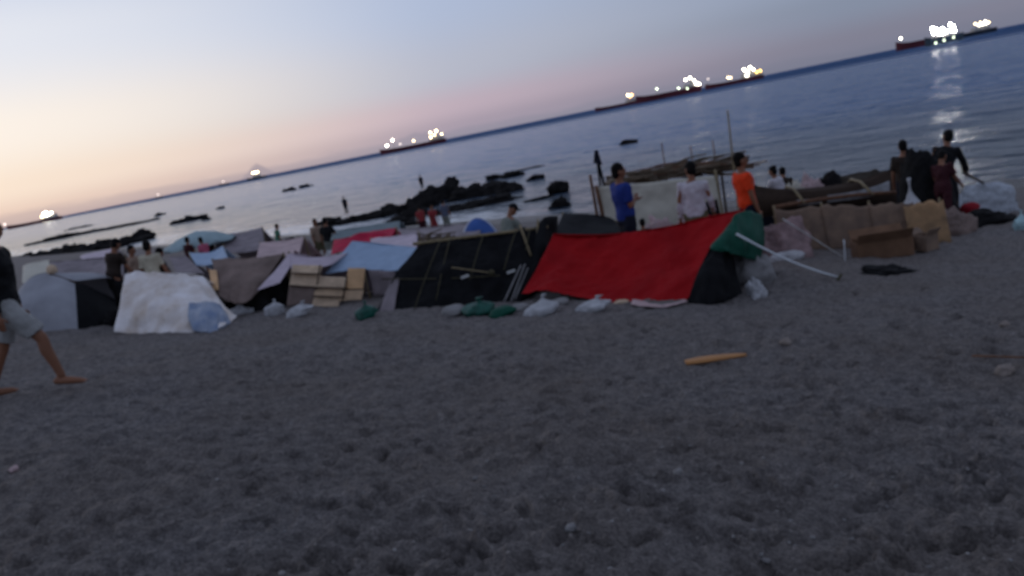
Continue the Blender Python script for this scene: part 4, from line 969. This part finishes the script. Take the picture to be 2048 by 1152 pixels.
# pale teal beach canopy above the seated group
t = thing('beach_canopy', 'pale teal parasol like canopy over the group in maroon and pink', 'canopy', onbeach(385, 500, 25.))
c = P(392, 462, 25.); A = []; Fc = []; n = 8
mb = MB(); ring = [c + Vector((1.15 * math.cos(2 * math.pi * k / 24), 1.0 * math.sin(2 * math.pi * k / 24), -.42 + .05 * math.cos(8 * 2 * math.pi * k / 24))) for k in range(24)]
ring2 = [c + Vector((.6 * math.cos(2 * math.pi * k / 24), .55 * math.sin(2 * math.pi * k / 24), -.14)) for k in range(24)]; ring3 = [c + Vector((.02 * math.cos(2 * math.pi * k / 24), .02 * math.sin(2 * math.pi * k / 24), 0)) for k in range(24)]
inner = [p - Vector((0, 0, .02)) for p in ring]
mb.loft([inner, ring, ring2, ring3]).build('canopy', M_TEALU, t); stick('pole', down(c, 0, 0, -.1), c, .02, M_WPOLE, t)
heap('dark_heap', M_DBAG, onbeach(594, 486, 24.), .42, .4, .95, 'rounded dark covered heap right of the distant person in green', 'heap', 91, amp=.25)

for i, (x, y, Y, rx, h, m, lb) in enumerate([
    (610, 500, 17.4, .3, .62, C_MAROON, 'dark maroon bundle at the right end of the dusty pink tent'), (660, 478, 21., .24, .5, M_WBAG, 'small white bundle at the left end of the teal grey tarp'), (246, 620, 13.2, .24, .3, M_DBAG, 'dark bundle between the grey dome and the white plastic tent')]):
    heap('camp_bundle', m, onbeach(x, y, Y), rx, .3, h, lb, 'bundle', 200 + i, amp=.6)
# ------------------------------------------------------------------ pale windbreak with brush roof, poles and chair
top = [P(1190, 374, 17.2), P(1250, 369, 17.), P(1310, 364, 16.9), P(1370, 357, 16.8), P(1430, 352, 16.6)]
t = thing('windbreak', 'pale grey green tarp windbreak on poles behind the standing people', 'windbreak', down(top[2]))
cloth('tarp', M_CREAM, t, [top, [down(p, 0, -.15) for p in top]], nu=40, nv=24, wr=.03, fold=.018, seed=95)
stick('pole', down(P(1184, 372, 17.2), 0, 0, -.1), P(1180, 350, 17.2), .035, M_BROWNWOOD, t); stick('pole', down(P(1200, 372, 17.2), 0, 0, -.1), P(1192, 372, 17.1), .05, M_BROWNWOOD, t)
stick('pole', down(P(1436, 352, 16.6), 0, 0, -.1), P(1430, 340, 16.6), .03, M_BAMBOO, t)
t = thing('brush_shelter', 'shelter roof of brown brushwood and reeds above the pale windbreak', 'shelter', down(P(1330, 372, 18.2)))
for i in range(130):
    x = rnd.uniform(1212, 1440); yy = 362 - (x - 1212) * .115 + rnd.uniform(-13, 8); a = P(x, yy, rnd.uniform(17.2, 18.8)); ln = rnd.uniform(.4, 1.1); an = rnd.gauss(-.05, .16)
    MB().tube([a, a + Vector((ln * .5 * math.cos(an), rnd.uniform(-.3, .3), ln * .5 * math.sin(an))), a + Vector((ln * math.cos(an), rnd.uniform(-.4, .4), ln * math.sin(an * .6)))], rnd.uniform(.012, .03), 5).build('branch', rnd.choice((heapm, heapm, M_BROWNWOOD)), t)
for (x, y0, y1) in ((1214, 366, 352), (1330, 352, 340), (1440, 340, 324)): stick('pole', down(P(x, y0, 18.), 0, 0, -.1), P(x, y1, 18.), .03, M_DARKWOOD, t)
cloth('reed_mat', heapm, t, [[P(1214, 362, 18.8), P(1330, 348, 18.8), P(1440, 332, 18.8)], [P(1210, 370, 17.3), P(1330, 357, 17.2), P(1438, 343, 17.2)]], nu=30, nv=8, wr=.05, seed=96, thick=.04)
for i, (x, y0, y1, lb) in enumerate(((1326, 340, 286, 'thin leaning stick, leftmost above the brush roof'), (1384, 336, 292, 'thin stick in the middle above the brush roof'), (1428, 335, 280, 'thin stick on the right above the brush roof'))):
    a = P(x + 4, y0, 18.4); stick('stick', down(a, 0, 0, -.1), P(x - 3, y1, 18.4), .014, M_BROWNWOOD, None, lb, 'stick', 'sticks above the brush roof')
stick('bamboo_pole', down(P(1462, 330, 15.5), 0, 0, -.1), P(1455, 220, 15.5), .018, M_BAMBOO, None, 'tall bamboo pole beside the person in orange red', 'pole')
t = thing('forked_stand', 'dark forked stand of two leaning poles left of the blue shirt', 'stand', down(P(1196, 345, 19.)))
stick('leg', down(P(1192, 345, 19.), -.03, 0, -.05), P(1192, 300, 19.), .03, M_NET, t); stick('leg', down(P(1212, 345, 19.), .03, 0, -.05), P(1191, 302, 19.), .035, M_NET, t)
cloth('wrapped_cloth', C_NAVY, t, [[P(1189, 300, 18.9), P(1196, 301, 18.9)], [P(1187, 326, 18.9), P(1205, 330, 18.9)]], nu=8, nv=10, wr=.03, seed=97)
# folding chair
c = down(P(1418, 420, 15.2)); t = thing('folding_chair', 'folding chair with dark back and red cloth right of the pale shirted person', 'chair', c)
for s in (-.22, .22):
    stick('leg', c + Vector((s, -.22, 0)), c + Vector((s, .16, .92)), .014, M_DARKWOOD, t); stick('leg', c + Vector((s, .24, 0)), c + Vector((s, -.24, .45)), .014, M_DARKWOOD, t)
cloth('seat', M_REDC, t, [[c + Vector((-.22, .05, .45)), c + Vector((.22, .05, .45))], [c + Vector((-.22, -.24, .44)), c + Vector((.22, -.24, .44))], [c + Vector((-.2, -.26, .2)), c + Vector((.2, -.26, .2))]], nu=12, nv=12, wr=.02, seed=98)
cloth('backrest', M_DBAG, t, [[c + Vector((-.22, .15, .9)), c + Vector((.22, .15, .9))], [c + Vector((-.22, .07, .6)), c + Vector((.22, .07, .6))]], nu=10, nv=8, wr=.015, seed=99)
for (x, y, w, m, lb, sd) in [(1300, 448, .5, M_PINK, 'pinkish cloth bundle behind the child and the red tent', 101), (1345, 440, .42, M_PINK, 'second pinkish cloth bundle, by the legs in khaki shorts', 102), (1424, 430, .34, M_REDC, 'dull red cloth bag on the sand before the folding chair', 103)]:
    heap('cloth_bundle', m, onbeach(x, y + 14, 13.6), w, .3, .62, lb, 'bundle', sd, amp=.9, fq=2.4)

# ------------------------------------------------------------------ cardboard windbreak on the right, boxes, boat, nets
t = thing('cardboard_windbreak', 'long tan cardboard windbreak, brightest at its right end', 'windbreak', G(1730, 500))
for i, (x0, x1, yt0, yt1, yb0, yb1, Ya, Yb, m) in enumerate([(1548, 1648, 418, 412, 508, 506, 13.6, 13.3, M_CARDW), (1642, 1742, 412, 406, 507, 503, 13.28, 12.95, M_CARDW), (1738, 1826, 407, 404, 503, 499, 12.92, 12.6, M_CARDW), (1806, 1886, 412, 399, 500, 490, 12.5, 12.2, M_CARDE)]):
    top = [P(x0 + (x1 - x0) * f, yt0 + (yt1 - yt0) * f + rnd.uniform(-4, 6) * (0 < f < 1), Ya + (Yb - Ya) * f) for f in np.linspace(0, 1, 9)]
    cloth('cardboard_sheet', m, t, [top, [down(p, .02, -.12, -.02) for p in top]], nu=26, nv=14, wr=.035, seed=110 + i, thick=.012, fq=1.5)
for (x, y, Y) in ((1550, 412, 13.7), (1645, 406, 13.4), (1740, 402, 13.05), (1882, 396, 12.35)): stick('stake', down(P(x, y, Y), 0, .05, -.1), P(x, y, Y) + Vector((0, .05, 0)), .02, M_BAMBOO, t)
def carton(label, mat, c, sx, sy, sz, rz, seed, open_=True):
    t = thing('carton', label, 'box', c); R_ = Matrix.Rotation(rz, 3, 'Z'); c = Vector(c); th = .012
    m = MB(); m.box(c + R_ @ Vector((0, -sy / 2, sz / 2)), (sx, th, sz), R_).build('front', mat, t, smooth=False); MB().box(c + R_ @ Vector((0, sy / 2, sz / 2)), (sx, th, sz * .98), R_).build('rear', mat, t, smooth=False)
    for s in (-1, 1): MB().box(c + R_ @ Vector((s * sx / 2, 0, sz / 2)), (th, sy - th * 1.5, sz * .99), R_).build('side', mat, t, smooth=False)
    MB().box(c + Vector((0, 0, .012)), (sx * .97, sy * .97, .01), R_).build('bottom', mat, t, smooth=False)
    for s, a in ((-1, 2.2), (1, -2.5)):
        F_ = R_ @ Matrix.Rotation(a, 3, 'X'); MB().box(c + R_ @ Vector((0, s * sy / 2, sz)) + F_ @ Vector((0, -s * sy * .24, 0)), (sx * .97, sy * .46, .008), F_).build('flap', mat, t, smooth=False)
    return t
carton('sagging dark brown carton in front of the cardboard windbreak', M_CARD4, G(1765, 512), .80, .42, .28, -.22, 1)
carton('small grey brown carton at the right of the dark brown one', M_CARDW, G(1852, 500), .24, .26, .24, .3, 2)
heap('dark_cloth', M_DBAG, G(1772, 545), .36, .26, .10, 'flat dark cloth heap on the sand before the cartons', 'cloth', 121, amp=.6)
c = onbeach(1572, 500, 12.0); bag('white_bundle', M_WBAG, c, .46, .3, .2, 'white wrapped bundle beside the green drape', 'bundle', 122, False)
heap('pink_bundle', fabric('dull_pink_grey_cloth', (.36, .25, .25), var=.45, scale=5), onbeach(1570, 486, 12.6), .42, .3, .56, 'dusty pink and grey bundle at the left end of the cardboard windbreak', 'bundle', 123, amp=.5)
bag('white_bag', M_WBAG, onbeach(1822, 404, 13.4), .34, .28, 1.02, 'white peaked bag standing at the black net heap', 'bag', 124, True, .2)
# outrigger boat drawn up behind the windbreak
A0, B0 = onbeach(1505, 432, 17.6), onbeach(1800, 400, 17.2); t = thing('outrigger_boat', 'dark wooden outrigger boat drawn up on the beach, pale stripe on its side', 'boat', A0.lerp(B0, .5))
dv = (B0 - A0); Ln = dv.length; dv.normalize(); sv = Vector((-dv.y, dv.x, 0)).normalized()
def hullpt(f, s, h):
    w = .30 * (1 - abs(2 * f - 1) ** 2.4) + .02; sh = .50 + .30 * abs(2 * f - 1) ** 2.5
    q = A0 + dv * (f * Ln); return Vector((q.x, q.y, q.z)) + sv * (s * w * (.35 + .65 * h)) + Vector((0, 0, .36 + sh * h))
rings = []
for f in np.linspace(0, 1, 18):
    rings.append([hullpt(f, -1, 1), hullpt(f, -1, .5), hullpt(f, -.4, 0), hullpt(f, .4, 0), hullpt(f, 1, .5), hullpt(f, 1, 1), hullpt(f, .8, .85), hullpt(f, -.8, .85)])
MB().loft(rings).build('hull', M_DARKWOOD, t)
st_ = [[hullpt(f, -1, h) - sv * .012 for f in np.linspace(.5, .93, 10)] for h in (.72, .36)]; cloth('painted_stripe', M_WBAG, t, st_, nu=20, nv=5, wr=.003, seed=3, thick=.008)
st_ = [[hullpt(f, -1, h) - sv * .012 for f in np.linspace(.30, .46, 6)] for h in (.62, .36)]; cloth('painted_stripe', M_WBAG, t, st_, nu=12, nv=5, wr=.003, seed=4, thick=.008)
for s in (-1, 1):
    a = A0 + dv * (.08 * Ln) + sv * s * .95; b_ = A0 + dv * (.95 * Ln) + sv * s * .95
    a.z = gz(a.x, a.y) + .62; b_.z = gz(b_.x, b_.y) + .62; stick('outrigger_float', a, b_, .045, M_BROWNWOOD, t, bend=-.06)
for f in (.2, .5, .8):                                # the log rollers it rests on
    q = hullpt(f, 0, 0); MB().tube([q - sv * .5 + Vector((0, 0, -.10)), q + sv * .5 + Vector((0, 0, -.10))], .10, 8).build('log_roller', M_DARKWOOD, t)
    MB().box((q.x, q.y, q.z - .27), (.3, .3, .2)).build('chock', M_DARKWOOD, t, smooth=False)
for f in (.28, .72):
    q = hullpt(f, 0, 1); a = q - sv * 1.0; b_ = q + sv * 1.0; a.z = gz(a.x, a.y) + .64; b_.z = gz(b_.x, b_.y) + .64
    MB().tube([a, q + Vector((0, 0, .05)) - sv * .3, q + Vector((0, 0, .05)) + sv * .3, b_], .03, 7).build('crossbeam', M_BAMBOO, t)
heap('brown_net_pile', material('brown_net', (.055, .042, .030), var=.5, scale=14, bump=.9, bscale=30), onbeach(1722, 388, 19.5), 1.15, .6, .98, 'long brown black net pile behind the outrigger boat', 'net', 131, amp=.14, fq=1.0)
for (x, y, rx, h, m, lb, sd) in [(1622, 382, .36, 1.02, M_PINK, 'pinkish bundle lying on the far side of the boat', 132), (1590, 388, .34, .92, M_CREAM, 'pale bundle left of the pinkish one, behind the boat', 133), (1510, 400, .4, .5, C_NAVY, 'navy bundle behind the person in orange red', 134), (1658, 384, .34, .98, M_DBAG, 'black bundle between the pinkish one and the brown net pile', 135)]:
    heap('beach_bundle', m, onbeach(x, y, 19.2), rx, .3, h, lb, 'bundle', sd, amp=.35)
heap('net_pile', M_NET, onbeach(1856, 394, 14.9), .50, .5, 1.26, 'tall heap of black fishing net among the people at the right', 'net', 141, amp=.30, fq=1.3)
heap('net_pile', M_WNET, onbeach(1972, 426, 15.9), .62, .45, .62, 'heap of whitish fishing net on the sand at the right', 'net', 142, amp=.35, fq=1.2)
bag('red_sack', M_REDC, onbeach(1943, 440, 14.9), .42, .34, .36, 'red sack at the foot of the whitish net heap', 'bag', 143, False)
heap('dark_bundle', M_DBAG, onbeach(1960, 440, 14.), .6, .4, .22, 'dark flat bundle on the sand below the red sack', 'bundle', 144, amp=.5)
heap('grey_bundle', M_TAUPE, onbeach(1905, 470, 13.0), .3, .3, .4, 'brownish bundle at the right end of the cardboard windbreak', 'bundle', 145, amp=.5)
stick('oar', P(1926, 344, 15.1), down(P(2030, 372, 16.6), 0, 0, .12), .024, M_DARKWOOD, None, 'dark pole held by the person bending over the white net', 'pole')
bag('blue_jug', fabric('pale_cyan_plastic', (.45, .65, .68), rough=.35), onbeach(2046, 484, 12.4), .2, .2, .36, 'pale cyan plastic jug at the right edge', 'jug', 146, True)

# ------------------------------------------------------------------ litter on the open sand
q = G(1372, 731, .012); q2 = G(1494, 716, .012); _mx = max(gz(*(q.lerp(q2, f).xy)) - q.lerp(q2, f).z for f in np.linspace(0, 1, 9)); q.z += max(0, _mx * .7); q2.z += max(0, _mx * .7)
mb = MB(); top_, bot_ = [], []; n = 14
for i in range(n):
    f = i / (n - 1); w = .052 * (math.sin(math.pi * (.10 + .86 * f)) ** .6) * (1.25 - .65 * f); p = q.lerp(q2, f); p.z = q.z + (q2.z - q.z) * f + .018 + .006 * math.sin(math.pi * f)
    top_.append((p + Vector((0, w, .008)), p + Vector((0, -w, .0))))
rg = [[a, b, b - Vector((0, 0, .018)), a - Vector((0, 0, .018))] for a, b in top_]
o = MB().loft(rg).build('wooden_slat', material('orange_wood', (.50, .235, .085), rough=.6, var=.2, scale=8, stretch=(1, 6, 1)), None, q); tag(o, 'curved orange wooden slat lying alone on the sand', 'slat')
def pebble(px, py, r, label, mat=M_STONE, sd=1, name='stone'):
    c = G(px, py); mb = rock_mesh((c.x, c.y, c.z + r * .35), r * 1.1, r, r * .75, rnd.uniform(0, 3), sd, 2, .3); tag(mb.build(name, mat, None, c), label, 'stone')
pebble(2012, 748, .055, 'fist sized tan stone at the right edge beside a twig', M_STONE, 3)
pebble(1573, 688, .045, 'pale stone on the sand above the orange slat', M_STONE, 4)
pebble(2010, 652, .034, 'small pale grey stone far right on the open sand', M_STONE, 5)
pebble(30, 945, .028, 'small pinkish stone near the left edge', M_PINK, 6); pebble(1142, 1065, .022, 'rounded grey stone low in the middle foreground', M_GRBAG, 7)
o = stick('twig', G(1945, 718, .02), G(2062, 734, .06), .008, M_BROWNWOOD, None, 'thin brown twig lying beside the tan stone at the right edge', 'twig')
proto = [rock_mesh((0, 0, 0), 1, .8, .55, 0, 60 + i, 1, .35) for i in range(4)]
mb = MB()
for i in range(520):
    r = 1.7 * (14 / 1.7) ** rnd.random(); a = rnd.uniform(-.75, .75); x, y = r * math.sin(a), r * math.cos(a); s = rnd.uniform(.004, .011) * (1 + r * .05) * (1.9 if rnd.random() < .06 else 1)
    z = gz(x, y)
    pr_ = rnd.choice(proto); an = rnd.uniform(0, 6.28); ca, sa = math.cos(an), math.sin(an)
    mb.add([(x + s * (p[0] * ca - p[1] * sa), y + s * (p[0] * sa + p[1] * ca), z + s * (p[2])) for p in pr_.v], pr_.f)
peb = mb.build('pebbles', material('shell_grit', (.30, .285, .28), var=.6, scale=2, col2=(.09, .085, .085)), None, (0, 0, 0)); tag(peb, 'scattered small pebbles and shell bits on the sand', None, None, 'stuff')
